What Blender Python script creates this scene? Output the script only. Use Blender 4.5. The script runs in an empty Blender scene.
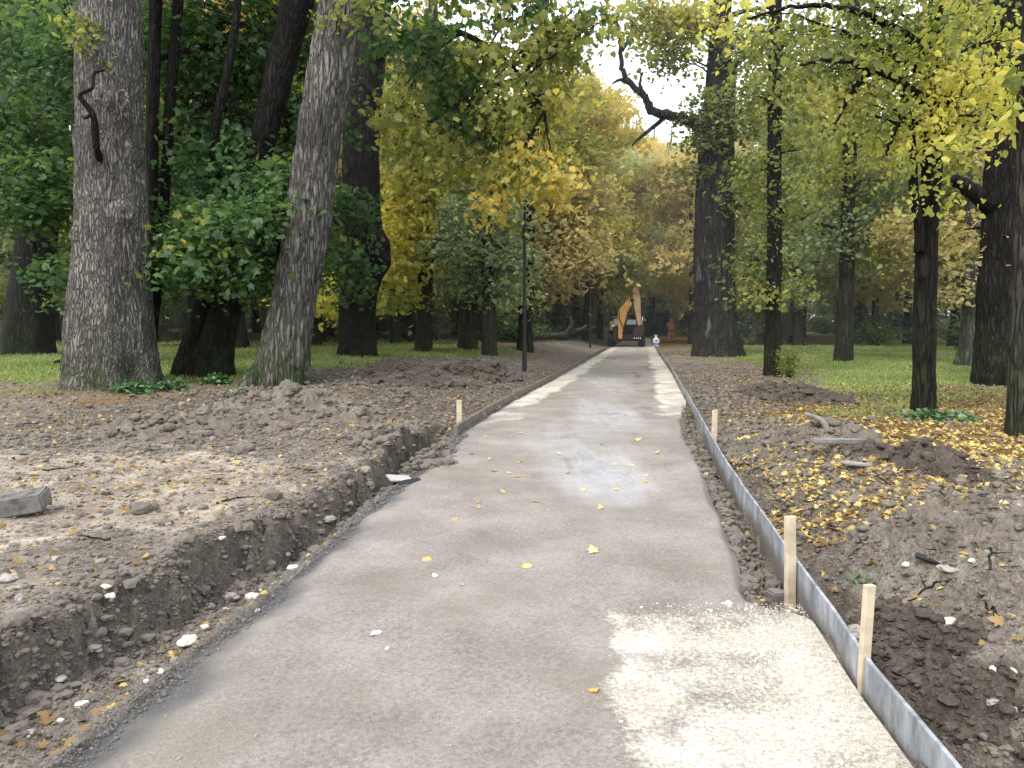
import bpy, bmesh, math, random
import numpy as np
from mathutils import Vector
random.seed(7)
RNG = np.random.default_rng(11)
C = bpy.context.scene.collection

# ------------------------------------------------------------------ camera model of the place
F = 743.0
EYE = 1.6
PITCH = math.atan(62 / F)
CP, SP = math.cos(PITCH), math.sin(PITCH)
def ray(px, py):
    c, v = (px - 512) / F, (384 - py) / F
    return np.array([c, CP + v * SP, v * CP - SP])
def at(px, py, Y):
    d = ray(px, py); t = Y / d[1]
    return np.array([d[0] * t, Y, EYE + d[2] * t])
def flat(px, py, z=0.0):
    d = ray(px, py); t = (z - EYE) / d[2]
    return np.array([d[0] * t, d[1] * t, z])

# ------------------------------------------------------------------ numpy noise
def _hash(ix, iy, iz, seed):
    n = (ix.astype(np.int64) * 374761393 + iy.astype(np.int64) * 668265263 + iz.astype(np.int64) * 2147483647 + seed * 974634777) & 0xFFFFFFFF
    n = ((n ^ (n >> 13)) * 1274126177) & 0xFFFFFFFF
    n = (n ^ (n >> 16)) & 0xFFFFFFFF
    n = (n * 2246822519) & 0xFFFFFFFF
    n = n ^ (n >> 15)
    return (n & 0xFFFFFF) / float(0xFFFFFF)
def vnoise(x, y, z=None, seed=0):
    x = np.asarray(x, float); y = np.asarray(y, float)
    z = np.zeros_like(x) if z is None else np.asarray(z, float)
    x, y, z = np.broadcast_arrays(x, y, z)
    fx, fy, fz = np.floor(x), np.floor(y), np.floor(z)
    u, v, w = x - fx, y - fy, z - fz
    u = u * u * (3 - 2 * u); v = v * v * (3 - 2 * v); w = w * w * (3 - 2 * w)
    r = 0
    for dx in (0, 1):
        for dy in (0, 1):
            for dz in ((0, 1)):
                r = r + _hash(fx + dx, fy + dy, fz + dz, seed) * (u if dx else 1 - u) * (v if dy else 1 - v) * (w if dz else 1 - w)
    return r * 2 - 1
def fbm(x, y, z=None, oct=4, seed=0, gain=0.5):
    a, s, f = 1.0, 0, 1.0
    x = np.asarray(x, float); y = np.asarray(y, float)
    for k in range(oct):
        s = s + a * vnoise(x * f, y * f, None if z is None else np.asarray(z, float) * f, seed + k * 17)
        a *= gain; f *= 2.03
    return s
def sstep(a, b, x):
    t = np.clip((np.asarray(x, float) - a) / (b - a), 0, 1)
    return t * t * (3 - 2 * t)

# ------------------------------------------------------------------ road geometry
def curve(pts, z):
    w = np.array([flat(px, py, z) for px, py in pts])
    w = w[np.argsort(w[:, 1])]
    y, x = w[:, 1], w[:, 0]
    s0 = (x[1] - x[0]) / (y[1] - y[0]); s1 = (x[-1] - x[-3]) / (y[-1] - y[-3])
    y = np.concatenate([[y[0] - 8], y, [y[-1] + 120]]); x = np.concatenate([[x[0] - 8 * s0], x, [x[-1] + 120 * s1]])
    return lambda q: np.interp(q, y, x)
XL = curve([(52, 768), (176, 668), (284, 583), (391, 490), (434, 458), (465, 430), (515, 400), (560, 376), (604, 351)], 0.0)
XK = curve([(960, 768), (872, 665), (796, 560), (745, 490), (705, 425), (684, 388), (672, 368), (660, 352)], 0.16)
_RE = curve([(750, 612), (741, 570), (722, 520), (703, 475), (684, 440), (679, 415), (671, 388), (664, 370)], 0.0)
SC = curve([(-60, 668), (0, 640), (100, 600), (200, 548), (290, 515), (330, 490), (400, 457), (440, 440)], 0.18)
def XR(y):
    y = np.asarray(y, float)
    m = sstep(3.85, 4.2, y) * (1 - sstep(11.5, 15, y))
    return (XK(y) - 0.03) * (1 - m) + np.minimum(_RE(y), XK(y) - 0.03) * m

def height(x, y, detail=True):
    x = np.asarray(x, float); y = np.asarray(y, float)
    xl, xk, xr = XL(y), XK(y), XR(y)
    dl, dk = xl - x, x - xk
    # left bank
    zl = np.interp(y, [0, 8, 15, 22, 30, 60, 120], [.17, .18, .24, .46, .50, .40, .6]) + 0.004 * np.clip(dl - 4, 0, 60)
    n1 = fbm(x * 1.3, y * 1.3, oct=4, seed=3)
    n2 = fbm(x * 5, y * 5, oct=3, seed=9)
    n3 = fbm(x * 18, y * 18, oct=2, seed=21)
    sc = np.maximum(xl - SC(y), 0.3)
    tr = 1 - sstep(9.6, 11.6, y)
    edge = dl - sc + n2 * 0.085 + n1 * 0.10 + n3 * .05
    z_tr = -0.14 * sstep(0.0, 0.28, dl) + (zl + 0.14) * sstep(-0.06, 0.10, edge) - 0.03 * sstep(-.5, 0, edge) * (1 - sstep(0, .05, edge))
    z_fl = 0.02 + (zl - 0.02) * sstep(0.1, 3.0, dl)
    zleft = z_tr * tr + z_fl * (1 - tr)
    # right bank
    zr = np.interp(y, [0, 5, 9, 14, 22, 28, 60, 120], [.22, .22, .16, .08, .08, .15, .02, .3])
    near = 1 - sstep(9, 14, y)
    dip = -0.10 * near * (1 - sstep(0.25, 0.75, dk + n1 * .15))
    zright = 0.04 + (zr - 0.04) * sstep(0.1, 1.3, dk) + dip + 0.05 * near * np.exp(-((dk - 1.2 - n1 * .3) / 0.5) ** 2)
    ztr2 = -0.10 * sstep(0.0, 0.20, x - xr) * (1 - sstep(-.02, .06, dk))
    z = np.where(x < xl, zleft, np.where(x > xk, zright, np.where(x > xr, ztr2, -0.05)))
    if detail:
        soilL = np.where(x < xl, sstep(0.05, .4, dl), 0)
        soilR = np.where(x > xr, 1.0, 0)
        plateau = np.where((x < xl), sstep(.1, .5, edge) * sstep(12.5, 10.5, y) if False else sstep(.1, .5, edge) * (1 - sstep(10.5, 12.5, y)), 0)
        far = 1 - 0.75 * sstep(14, 24, y)
        rough = np.where(x > xk, 1.25 * (1 - .6 * sstep(2.5, 6, dk)) * near + .5, 1.0) * far
        ridge = np.abs(fbm(x * 3.1, y * 3.1, oct=3, seed=40))
        d = n1 * 0.022 + (0.5 - ridge) * 0.055 + n2 * 0.030 + n3 * 0.020
        z = z + d * (soilL + soilR) * rough * (1 - 0.72 * plateau)
    return z
def hit(px, py, lo=1.5, hi=140):
    d = ray(px, py)
    t = np.geomspace(lo, hi, 3000)
    P = d[None] * t[:, None] + np.array([0, 0, EYE])
    h = height(P[:, 0], P[:, 1], True)
    k = np.where(P[:, 2] <= h)[0]
    k = k[0] if len(k) else len(t) - 1
    return P[k]

# ------------------------------------------------------------------ mesh helpers
def mesh_np(name, V, tris=None, quads=None, tone=None, smooth=False, cols=None, tq=None):
    me = bpy.data.meshes.new(name)
    V = np.asarray(V, np.float32)
    me.vertices.add(len(V)); me.vertices.foreach_set('co', V.ravel())
    nt = 0 if tris is None else len(tris); nq = 0 if quads is None else len(quads)
    idx = []
    if nt: idx.append(np.asarray(tris, np.int32).ravel())
    if nq: idx.append(np.asarray(quads, np.int32).ravel())
    idx = np.concatenate(idx)
    me.loops.add(len(idx)); me.loops.foreach_set('vertex_index', idx)
    st = np.concatenate([np.arange(nt) * 3, nt * 3 + np.arange(nq) * 4]).astype(np.int32)
    me.polygons.add(nt + nq); me.polygons.foreach_set('loop_start', st)
    me.polygons.foreach_set('use_smooth', np.full(nt + nq, smooth, bool))
    if tone is not None:
        a = me.attributes.new('tone', 'FLOAT', 'FACE'); a.data.foreach_set('value', np.asarray(tone, np.float32))
    if cols is not None:
        a = me.attributes.new('mask', 'FLOAT_COLOR', 'POINT')
        c4 = cols if cols.shape[1] == 4 else np.concatenate([cols, np.ones((len(cols), 1))], 1)
        c4 = c4
        a.data.foreach_set('color', np.ascontiguousarray(c4, np.float32).ravel())
    me.update(calc_edges=True)
    return me
def link(name, me, mat=None, parent=None, loc=None):
    o = bpy.data.objects.new(name, me); C.objects.link(o)
    if mat is not None:
        if len(me.materials) == 0: me.materials.append(mat)
    if parent is not None: o.parent = parent
    if loc is not None: o.location = loc
    return o
def tag(o, label=None, cat=None, group=None, kind=None):
    if label: o['label'] = label
    if cat: o['category'] = cat
    if group: o['group'] = group
    if kind: o['kind'] = kind
    return o
def empty(name, loc, label, cat, group=None, rz=0.0):
    o = bpy.data.objects.new(name, None); C.objects.link(o)
    o.location = loc; o.rotation_euler = (0, 0, rz); o.empty_display_size = .2
    return tag(o, label, cat, group)
def bm_obj(name, bm, mat, parent=None, smooth=False):
    me = bpy.data.meshes.new(name); bm.normal_update(); bm.to_mesh(me); bm.free()
    if smooth: me.polygons.foreach_set('use_smooth', [True] * len(me.polygons))
    return link(name, me, mat, parent)
class Acc:
    def __init__(s): s.V = []; s.T = []; s.Q = []; s.tt = []; s.n = 0
    def add(s, V, tris=None, quads=None, tone=None):
        V = np.asarray(V, float)
        if tris is not None: s.T.append(np.asarray(tris) + s.n)
        if quads is not None: s.Q.append(np.asarray(quads) + s.n)
        if tone is not None: s.tt.append(np.asarray(tone))
        s.V.append(V); s.n += len(V)
    def mesh(s, name, smooth=False, off=None):
        V = np.concatenate(s.V)
        if off is not None: V = V - np.asarray(off)
        return mesh_np(name, V, np.concatenate(s.T) if s.T else None, np.concatenate(s.Q) if s.Q else None, np.concatenate(s.tt) if s.tt else None, smooth)

def spline(P, n):
    P = np.asarray(P, float)
    k = len(P)
    if k == 2:
        t = np.linspace(0, 1, n)[:, None]; return P[0] * (1 - t) + P[1] * t
    E = np.concatenate([[2 * P[0] - P[1]], P, [2 * P[-1] - P[-2]]])
    t = np.linspace(0, k - 1 - 1e-6, n); i = t.astype(int); u = (t - i)[:, None]
    p0, p1, p2, p3 = E[i], E[i + 1], E[i + 2], E[i + 3]
    return .5 * ((2 * p1) + (-p0 + p2) * u + (2 * p0 - 5 * p1 + 4 * p2 - p3) * u ** 2 + (-p0 + 3 * p1 - 3 * p2 + p3) * u ** 3)
def frames(P):
    T = np.gradient(P, axis=0); T /= np.linalg.norm(T, axis=1)[:, None] + 1e-9
    ref = np.array([0., 1., 0.01]) if abs(T[:, 1]).mean() < .8 else np.array([1., 0, 0.01])
    A = np.cross(ref, T); A /= np.linalg.norm(A, axis=1)[:, None] + 1e-9
    B = np.cross(T, A)
    return T, A, B
def tube(P, R, seg=8):
    P = np.asarray(P, float); R = np.broadcast_to(R, (len(P),)) if np.ndim(R) < 2 else R
    T, A, B = frames(P)
    th = np.linspace(0, 2 * np.pi, seg, endpoint=False)
    Rm = R[:, None] if R.ndim == 1 else R
    V = P[:, None] + (A[:, None] * np.cos(th)[None, :, None] + B[:, None] * np.sin(th)[None, :, None]) * Rm[..., None]
    n = len(P)
    i = np.arange(n - 1)[:, None] * seg; j = np.arange(seg)[None]; j2 = (j + 1) % seg
    Q = np.stack([i + j, i + j2, i + seg + j2, i + seg + j], -1).reshape(-1, 4)
    V = V.reshape(-1, 3)
    V = np.concatenate([V, P[:1], P[-1:]])
    c0, c1 = len(V) - 2, len(V) - 1
    jj = np.arange(seg); j2 = (jj + 1) % seg
    T3 = np.concatenate([np.stack([np.full(seg, c0), j2, jj], -1), np.stack([np.full(seg, c1), (n - 1) * seg + jj, (n - 1) * seg + j2], -1)])
    return V, T3, Q
def trunk_tube(P, R, seg=48, rows=120, ridge=.02, flare=.5, seed=0, freq=9, lobes=5, knots=()):
    L = np.concatenate([[0], np.cumsum(np.linalg.norm(np.diff(P, axis=0), axis=1))])
    S = spline(P, rows); Rr = np.interp(np.linspace(0, 1, rows), np.linspace(0, 1, len(R)), R)
    s = np.concatenate([[0], np.cumsum(np.linalg.norm(np.diff(S, axis=0), axis=1))])
    th = np.linspace(0, 2 * np.pi, seg, endpoint=False)
    ct, st = np.cos(th)[None], np.sin(th)[None]
    r0 = Rr[0]
    ss = s[:, None]
    fl = flare * np.exp(-ss / (r0 * .9 + .1))
    rad = Rr[:, None] * (1 + fl * (1 + .55 * np.cos(lobes * th + seed)[None] + .3 * np.cos((lobes + 2) * th + seed * 2)[None]))
    a = fbm(ct * 1.2 + 7 + 0 * ss, st * 1.2 + 0 * ss, ss * .9 / max(r0, .15) * .6 + seed, oct=2, seed=seed) * .07
    rg = vnoise(ct * freq / 2 + .15 * np.sin(ss * 3) + 0 * ss, st * freq / 2 + 0 * ss, ss * 2.2, seed=seed + 5)
    rg2 = vnoise(ct * freq + 0 * ss, st * freq + 0 * ss, ss * 4.0, seed=seed + 6)
    rad = rad * (.95 + a) - ridge * (1 - np.clip(np.abs(rg) * 2.6, 0, 1)) - ridge * .5 * (1 - np.clip(np.abs(rg2) * 2.4, 0, 1))
    for (ks, kt, kr, kh) in knots:
        dth = np.arctan2(np.sin(th - kt), np.cos(th - kt))[None] * Rr[:, None]
        d2 = ((ss - ks) ** 2 + dth ** 2) / kr ** 2
        rad = rad + kh * np.exp(-d2) - .8 * kh * np.exp(-d2 * 5)
    return tube(S, rad, seg), S

# ------------------------------------------------------------------ materials
def nmat(name):
    m = bpy.data.materials.new(name); m.use_nodes = True
    nt = m.node_tree; nt.nodes.clear()
    out = nt.nodes.new('ShaderNodeOutputMaterial')
    return m, nt, out
def N(nt, t, **kw):
    n = nt.nodes.new(t)
    for k, v in kw.items():
        if k in n.inputs.keys(): n.inputs[k].default_value = v
        else: setattr(n, k, v)
    return n
def ramp(nt, stops, fac=None, interp='LINEAR'):
    r = nt.nodes.new('ShaderNodeValToRGB'); r.color_ramp.interpolation = interp
    e = r.color_ramp.elements
    while len(e) < len(stops): e.new(.5)
    for k, (p, c) in enumerate(stops):
        e[k].position = p; e[k].color = (*c, 1) if len(c) == 3 else c
    if fac is not None: nt.links.new(fac, r.inputs[0])
    return r
def mixc(nt, fac, a, b, mode='MIX'):
    m = nt.nodes.new('ShaderNodeMix'); m.data_type = 'RGBA'; m.blend_type = mode
    for s, v in ((0, fac), (6, a), (7, b)):
        if hasattr(v, 'is_linked') or isinstance(v, bpy.types.NodeSocket): nt.links.new(v, m.inputs[s])
        else: m.inputs[s].default_value = v if s == 0 else (*v, 1)
    return m.outputs[2]
def mathn(nt, op, a, b=0.5):
    m = nt.nodes.new('ShaderNodeMath'); m.operation = op
    for s, v in ((0, a), (1, b)):
        if isinstance(v, bpy.types.NodeSocket): nt.links.new(v, m.inputs[s])
        else: m.inputs[s].default_value = v
    return m.outputs[0]
def pnoise(nt, scale, detail=4, rough=.55, vec=None, dist=0):
    n = N(nt, 'ShaderNodeTexNoise', Scale=scale, Detail=detail, Roughness=rough, Distortion=dist)
    if vec is not None: nt.links.new(vec, n.inputs['Vector'])
    return n.outputs['Fac']
def geo_pos(nt): return nt.nodes.new('ShaderNodeNewGeometry').outputs['Position']
def obj_co(nt, scale=(1, 1, 1)):
    tc = nt.nodes.new('ShaderNodeTexCoord'); mp = nt.nodes.new('ShaderNodeMapping'); mp.inputs['Scale'].default_value = scale
    nt.links.new(tc.outputs['Object'], mp.inputs[0]); return mp.outputs[0]
def finish(nt, out, col, rough=.9, bump=None, bs=.5, bd=.02, spec=.3, metal=0):
    b = N(nt, 'ShaderNodeBsdfPrincipled')
    for s, v in (('Base Color', col), ('Roughness', rough), ('Specular IOR Level', spec), ('Metallic', metal)):
        if isinstance(v, bpy.types.NodeSocket): nt.links.new(v, b.inputs[s])
        else: b.inputs[s].default_value = (*v, 1) if s == 'Base Color' else v
    if bump is not None:
        bn = N(nt, 'ShaderNodeBump', Strength=bs, Distance=bd); nt.links.new(bump, bn.inputs['Height']); nt.links.new(bn.outputs[0], b.inputs['Normal'])
    nt.links.new(b.outputs[0], out.inputs[0]); return b

def bark_mat(name, dark, light, moss=0.0, scale=9, zs=.16, patch=None, crack=.26):
    m, nt, out = nmat(name)
    co = obj_co(nt, (1, 1, zs)); co2 = obj_co(nt, (1, 1, 1))
    v = N(nt, 'ShaderNodeTexVoronoi', Scale=scale); v.feature = 'DISTANCE_TO_EDGE'
    nz = pnoise(nt, scale * .8, 3, .6, co)
    mx = nt.nodes.new('ShaderNodeVectorMath'); mx.operation = 'ADD'
    ns = N(nt, 'ShaderNodeTexNoise', Scale=scale * .7, Detail=2); nt.links.new(co, ns.inputs['Vector'])
    sc = nt.nodes.new('ShaderNodeVectorMath'); sc.operation = 'SCALE'; sc.inputs['Scale'].default_value = .25
    nt.links.new(ns.outputs['Color'], sc.inputs[0]); nt.links.new(co, mx.inputs[0]); nt.links.new(sc.outputs[0], mx.inputs[1])
    nt.links.new(mx.outputs[0], v.inputs['Vector'])
    fine = pnoise(nt, scale * 4, 4, .65, co)
    big = pnoise(nt, 1.1, 3, .5, co2)
    h = mathn(nt, 'ADD', mathn(nt, 'MULTIPLY', ramp(nt, [(0, (0, 0, 0)), (crack, (1, 1, 1))], v.outputs['Distance']).outputs[0], .8), mathn(nt, 'MULTIPLY', fine, .5))
    col = ramp(nt, [(.12, dark), (.55, tuple((a + b) / 2 for a, b in zip(dark, light))), (1.0, light)], h).outputs[0]
    col = mixc(nt, ramp(nt, [(.35, (0, 0, 0)), (.7, (.6, .6, .6))], big).outputs[0], col, tuple(c * .7 for c in dark))
    if patch:
        pn = pnoise(nt, 2.2, 3, .6, obj_co(nt, (1, 1, .35)))
        col = mixc(nt, ramp(nt, [(.62, (0, 0, 0)), (.70, (1, 1, 1))], pn).outputs[0], col, patch)
    if moss > 0:
        sp = nt.nodes.new('ShaderNodeSeparateXYZ'); nt.links.new(co2, sp.inputs[0])
        zf = ramp(nt, [(0, (1, 1, 1)), (1, (0, 0, 0))], mathn(nt, 'MULTIPLY', sp.outputs['Z'], .45)).outputs[0]
        mo = mathn(nt, 'MULTIPLY', zf, ramp(nt, [(.38, (0, 0, 0)), (.62, (1, 1, 1))], pnoise(nt, 3.0, 4, .6, co2)).outputs[0])
        col = mixc(nt, mathn(nt, 'MULTIPLY', mo, moss), col, (.035, .055, .016))
    finish(nt, out, col, .93, h, 1.0, .06, .15)
    return m

def leaf_mat(name, stops, transl=.4, gloss=.03, hue=0.0):
    """stops: colours along the per-leaf tone"""
    m, nt, out = nmat(name)
    at_ = N(nt, 'ShaderNodeAttribute', attribute_name='tone')
    f = at_.outputs['Fac']
    oi = nt.nodes.new('ShaderNodeObjectInfo')
    f = mathn(nt, 'ADD', f, mathn(nt, 'MULTIPLY', mathn(nt, 'SUBTRACT', oi.outputs['Random'], .5), hue))
    col = ramp(nt, stops, f).outputs[0]
    d = N(nt, 'ShaderNodeBsdfDiffuse', Roughness=.6); nt.links.new(col, d.inputs['Color'])
    t = N(nt, 'ShaderNodeBsdfTranslucent')
    tc = mixc(nt, .55, col, (1.0, .95, .45), 'MULTIPLY'); tc2 = mixc(nt, 1.0, tc, (1.5, 1.5, 1.5), 'MULTIPLY')
    nt.links.new(tc2, t.inputs['Color'])
    a = N(nt, 'ShaderNodeMixShader', Fac=transl); nt.links.new(d.outputs[0], a.inputs[1]); nt.links.new(t.outputs[0], a.inputs[2])
    g = N(nt, 'ShaderNodeBsdfGlossy', Roughness=.5); g.inputs['Color'].default_value = (.8, .85, .8, 1)
    b = N(nt, 'ShaderNodeMixShader', Fac=gloss); nt.links.new(a.outputs[0], b.inputs[1]); nt.links.new(g.outputs[0], b.inputs[2])
    nt.links.new(b.outputs[0], out.inputs[0])
    return m
def plain(name, col, rough=.7, var=.25, scale=12, metal=0, bs=.15, spec=.3, dirt=None):
    m, nt, out = nmat(name)
    co = obj_co(nt)
    n = pnoise(nt, scale, 5, .6, co)
    c = mixc(nt, n, tuple(x * (1 - var) for x in col), tuple(min(1, x * (1 + var)) for x in col))
    if dirt:
        c = mixc(nt, ramp(nt, [(.45, (0, 0, 0)), (.68, (.9, .9, .9))], pnoise(nt, scale * .35, 5, .65, co)).outputs[0], c, dirt)
    finish(nt, out, c, rough, n, bs, .01, spec, metal)
    return m

# ground: R grass, G dry pale soil, B leaf-litter brown ; rest soil, darker where alpha is low
def board_material(name, base, mud):
    m, nt, out = nmat(name); pos = geo_pos(nt)
    sp = nt.nodes.new('ShaderNodeSeparateXYZ'); nt.links.new(pos, sp.inputs[0])
    mp = nt.nodes.new('ShaderNodeMapping'); mp.inputs['Scale'].default_value = (1, 2.2, .8); nt.links.new(pos, mp.inputs[0])
    n1 = pnoise(nt, 3.5, 6, .7, mp.outputs[0]); n2 = pnoise(nt, 22, 5, .7, pos); n3 = pnoise(nt, 1.3, 3, .5, pos)
    c = ramp(nt, [(.35, tuple(x * .55 for x in base)), (.5, base), (.66, tuple(x * 1.5 for x in base))], n1).outputs[0]
    low = mathn(nt, 'ADD', mathn(nt, 'MULTIPLY', mathn(nt, 'SUBTRACT', .055, sp.outputs['Z']), 5.0), mathn(nt, 'SUBTRACT', mathn(nt, 'ADD', mathn(nt, 'MULTIPLY', n2, .8), mathn(nt, 'MULTIPLY', n3, 1.6)), .95))
    c = mixc(nt, ramp(nt, [(.25, (0, 0, 0)), (.6, (.9, .9, .9))], low).outputs[0], c, mud)
    finish(nt, out, c, .7, n2, .5, .008, .3); return m
def ground_material():
    m, nt, out = nmat('ground_soil')
    pos = geo_pos(nt)
    a = N(nt, 'ShaderNodeAttribute', attribute_name='mask')
    sp = nt.nodes.new('ShaderNodeSeparateColor'); nt.links.new(a.outputs['Color'], sp.inputs[0])
    n1 = pnoise(nt, 3.0, 6, .62, pos); n2 = pnoise(nt, 28, 5, .65, pos); n3 = pnoise(nt, 110, 3, .6, pos)
    soil = ramp(nt, [(.34, (.055, .048, .041)), (.5, (.165, .145, .123)), (.68, (.30, .268, .228))], mathn(nt, 'ADD', mathn(nt, 'MULTIPLY', n1, .5), mathn(nt, 'MULTIPLY', n2, .5))).outputs[0]
    dry = ramp(nt, [(.36, (.15, .122, .098)), (.5, (.27, .23, .19)), (.64, (.46, .405, .325))], mathn(nt, 'ADD', mathn(nt, 'MULTIPLY', n1, .6), mathn(nt, 'MULTIPLY', n2, .4))).outputs[0]
    grass = ramp(nt, [(.3, (.075, .105, .028)), (.55, (.165, .22, .06)), (.75, (.25, .30, .10))], mathn(nt, 'ADD', mathn(nt, 'MULTIPLY', n1, .4), mathn(nt, 'MULTIPLY', n2, .6))).outputs[0]
    lit = ramp(nt, [(.3, (.05, .034, .020)), (.5, (.13, .083, .036)), (.7, (.26, .17, .06))], n2).outputs[0]
    wob = mathn(nt, 'MULTIPLY', mathn(nt, 'SUBTRACT', mathn(nt, 'ADD', mathn(nt, 'MULTIPLY', n1, .5), mathn(nt, 'MULTIPLY', n2, .5)), .5), 1.1)
    def msk(s): return ramp(nt, [(.3, (0, 0, 0)), (.7, (1, 1, 1))], mathn(nt, 'ADD', s, wob)).outputs[0]
    soil = mixc(nt, mathn(nt, 'SUBTRACT', 1.0, a.outputs['Alpha']), soil, mixc(nt, 1.0, soil, (.60, .585, .57), 'MULTIPLY'))
    c = mixc(nt, msk(sp.outputs[1]), soil, dry)
    c = mixc(nt, msk(sp.outputs[2]), c, lit)
    c = mixc(nt, msk(sp.outputs[0]), c, grass)
    c = mixc(nt, .5, c, ramp(nt, [(.36, (.4, .4, .4)), (.64, (1.5, 1.5, 1.5))], n3).outputs[0], 'MULTIPLY')
    hh = mathn(nt, 'ADD', mathn(nt, 'MULTIPLY', n2, .7), mathn(nt, 'MULTIPLY', n3, .35))
    finish(nt, out, c, .95, hh, .9, .03, .15)
    return m
# road: R pale crushed stone, G wetness and its painted sheen, B dark grit
def road_material():
    m, nt, out = nmat('road_compacted_grit')
    pos = geo_pos(nt)
    a = N(nt, 'ShaderNodeAttribute', attribute_name='mask')
    sp = nt.nodes.new('ShaderNodeSeparateColor'); nt.links.new(a.outputs['Color'], sp.inputs[0])
    n1 = pnoise(nt, 1.6, 6, .6, pos); n2 = pnoise(nt, 45, 4, .7, pos); n3 = pnoise(nt, 170, 3, .7, pos)
    mix = mathn(nt, 'ADD', mathn(nt, 'MULTIPLY', n1, .45), mathn(nt, 'MULTIPLY', n2, .55))
    base = ramp(nt, [(.38, (.15, .131, .114)), (.5, (.232, .209, .187)), (.62, (.30, .274, .248))], mix).outputs[0]
    pale = ramp(nt, [(.38, (.25, .225, .185)), (.5, (.44, .41, .35)), (.62, (.66, .63, .56))], mix).outputs[0]
    dark = ramp(nt, [(.3, (.035, .035, .037)), (.6, (.10, .098, .097)), (.8, (.2, .195, .19))], n2).outputs[0]
    wob = mathn(nt, 'MULTIPLY', mathn(nt, 'SUBTRACT', mathn(nt, 'ADD', mathn(nt, 'MULTIPLY', n2, .6), mathn(nt, 'MULTIPLY', n3, .4)), .5), 1.3)
    def msk(s): return ramp(nt, [(.25, (0, 0, 0)), (.75, (1, 1, 1))], mathn(nt, 'ADD', s, wob)).outputs[0]
    base = mixc(nt, ramp(nt, [(.48, (0, 0, 0)), (.68, (.8, .8, .8))], pnoise(nt, .9, 4, .6, pos)).outputs[0], base, (.178, .162, .132))
    c = mixc(nt, msk(sp.outputs[0]), base, pale)
    c = mixc(nt, msk(sp.outputs[2]), c, dark)
    vo = N(nt, 'ShaderNodeTexVoronoi', Scale=60); nt.links.new(pos, vo.inputs['Vector'])
    spk = ramp(nt, [(.06, (1, 1, 1)), (.16, (0, 0, 0))], vo.outputs['Distance']).outputs[0]
    spc = nt.nodes.new('ShaderNodeSeparateColor'); nt.links.new(vo.outputs['Color'], spc.inputs[0])
    spk = mathn(nt, 'MULTIPLY', spk, mathn(nt, 'GREATER_THAN', spc.outputs[0], .6))
    spcol = ramp(nt, [(.5, (.06, .056, .052)), (.52, (.46, .43, .39))], spc.outputs[1], 'CONSTANT').outputs[0]
    c = mixc(nt, mathn(nt, 'MULTIPLY', spk, .8), c, spcol)
    c = mixc(nt, .38, c, ramp(nt, [(.36, (.4, .4, .4)), (.64, (1.55, 1.55, 1.55))], n3).outputs[0], 'MULTIPLY')
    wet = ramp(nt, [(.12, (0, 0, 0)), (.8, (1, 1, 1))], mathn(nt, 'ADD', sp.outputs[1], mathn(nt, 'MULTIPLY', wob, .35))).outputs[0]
    c = mixc(nt, mathn(nt, 'MULTIPLY', sp.outputs[1], .62), c, (.46, .48, .53))  # blue-white sky reflection painted into the colour of the watery patch
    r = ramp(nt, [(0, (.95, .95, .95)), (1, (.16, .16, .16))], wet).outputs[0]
    hh = mathn(nt, 'MULTIPLY', mathn(nt, 'ADD', mathn(nt, 'MULTIPLY', n2, .6), mathn(nt, 'MULTIPLY', n3, .5)), mathn(nt, 'SUBTRACT', 1.15, wet))
    finish(nt, out, c, r, hh, .8, .015, .45)
    return m

M = {}
M['ground'] = ground_material(); M['road'] = road_material()
M['clod'] = plain('dark_soil_clod', (.125, .110, .094), .95, .45, 14, bs=.6)
M['clod_pale'] = plain('dry_soil_clod', (.21, .178, .148), .95, .4, 14, bs=.6)
M['grit'] = plain('dark_grit', (.11, .108, .105), .9, .6, 25, bs=.5)
M['palegrit'] = plain('pale_crushed_stone', (.43, .40, .35), .9, .4, 25, bs=.5)
M['stone_white'] = plain('white_stone', (.58, .55, .50), .85, .2, 9, bs=.5, dirt=(.3, .26, .2))
M['stone_grey'] = plain('grey_stone', (.27, .25, .23), .85, .3, 9, bs=.5)
M['concrete'] = plain('weathered_concrete', (.185, .18, .17), .9, .3, 18, bs=.6, dirt=(.11, .1, .085))
M['beam'] = plain('weathered_grey_beam', (.15, .147, .138), .95, .45, 22, bs=.8, dirt=(.05, .045, .04))
M['concrete_pale'] = plain('fresh_pale_concrete', (.34, .33, .31), .9, .18, 14, bs=.4)
M['board'] = board_material('grey_formwork_board', (.235, .25, .27), (.135, .118, .10))
M['board_old'] = plain('dirty_timber_edging', (.145, .13, .112), .85, .3, 7, bs=.4, dirt=(.085, .07, .06))
M['stake'] = plain('new_pine_stake', (.47, .40, .295), .75, .35, 14, bs=.4, dirt=(.27, .22, .16))
M['post'] = plain('black_post_paint', (.012, .012, .014), .5, .2, 6)
M['black'] = plain('black_plastic', (.012, .012, .013), .5, .3, 8)
M['bark_grey'] = bark_mat('grey_fissured_bark', (.042, .039, .035), (.25, .236, .216), moss=.75, scale=15, zs=.20)
M['bark_lean'] = bark_mat('furrowed_leaning_bark', (.030, .028, .025), (.185, .177, .16), moss=.9, scale=11, zs=.12)
M['bark_dark'] = bark_mat('dark_damp_shaded_bark', (.0045, .0043, .004), (.023, .022, .0195), moss=.5, scale=11, zs=.16)  # moist bark, with the shade on trunks behind the maples put into the colour
M['bark_mid'] = bark_mat('brown_bark', (.014, .013, .011), (.062, .058, .048), moss=.6, scale=11, zs=.16)
M['bark_scar'] = bark_mat('dark_oak_bark_with_bare_patches', (.009, .008, .008), (.05, .047, .044), moss=.3, scale=9, zs=.14, patch=(.13, .125, .118))
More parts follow.
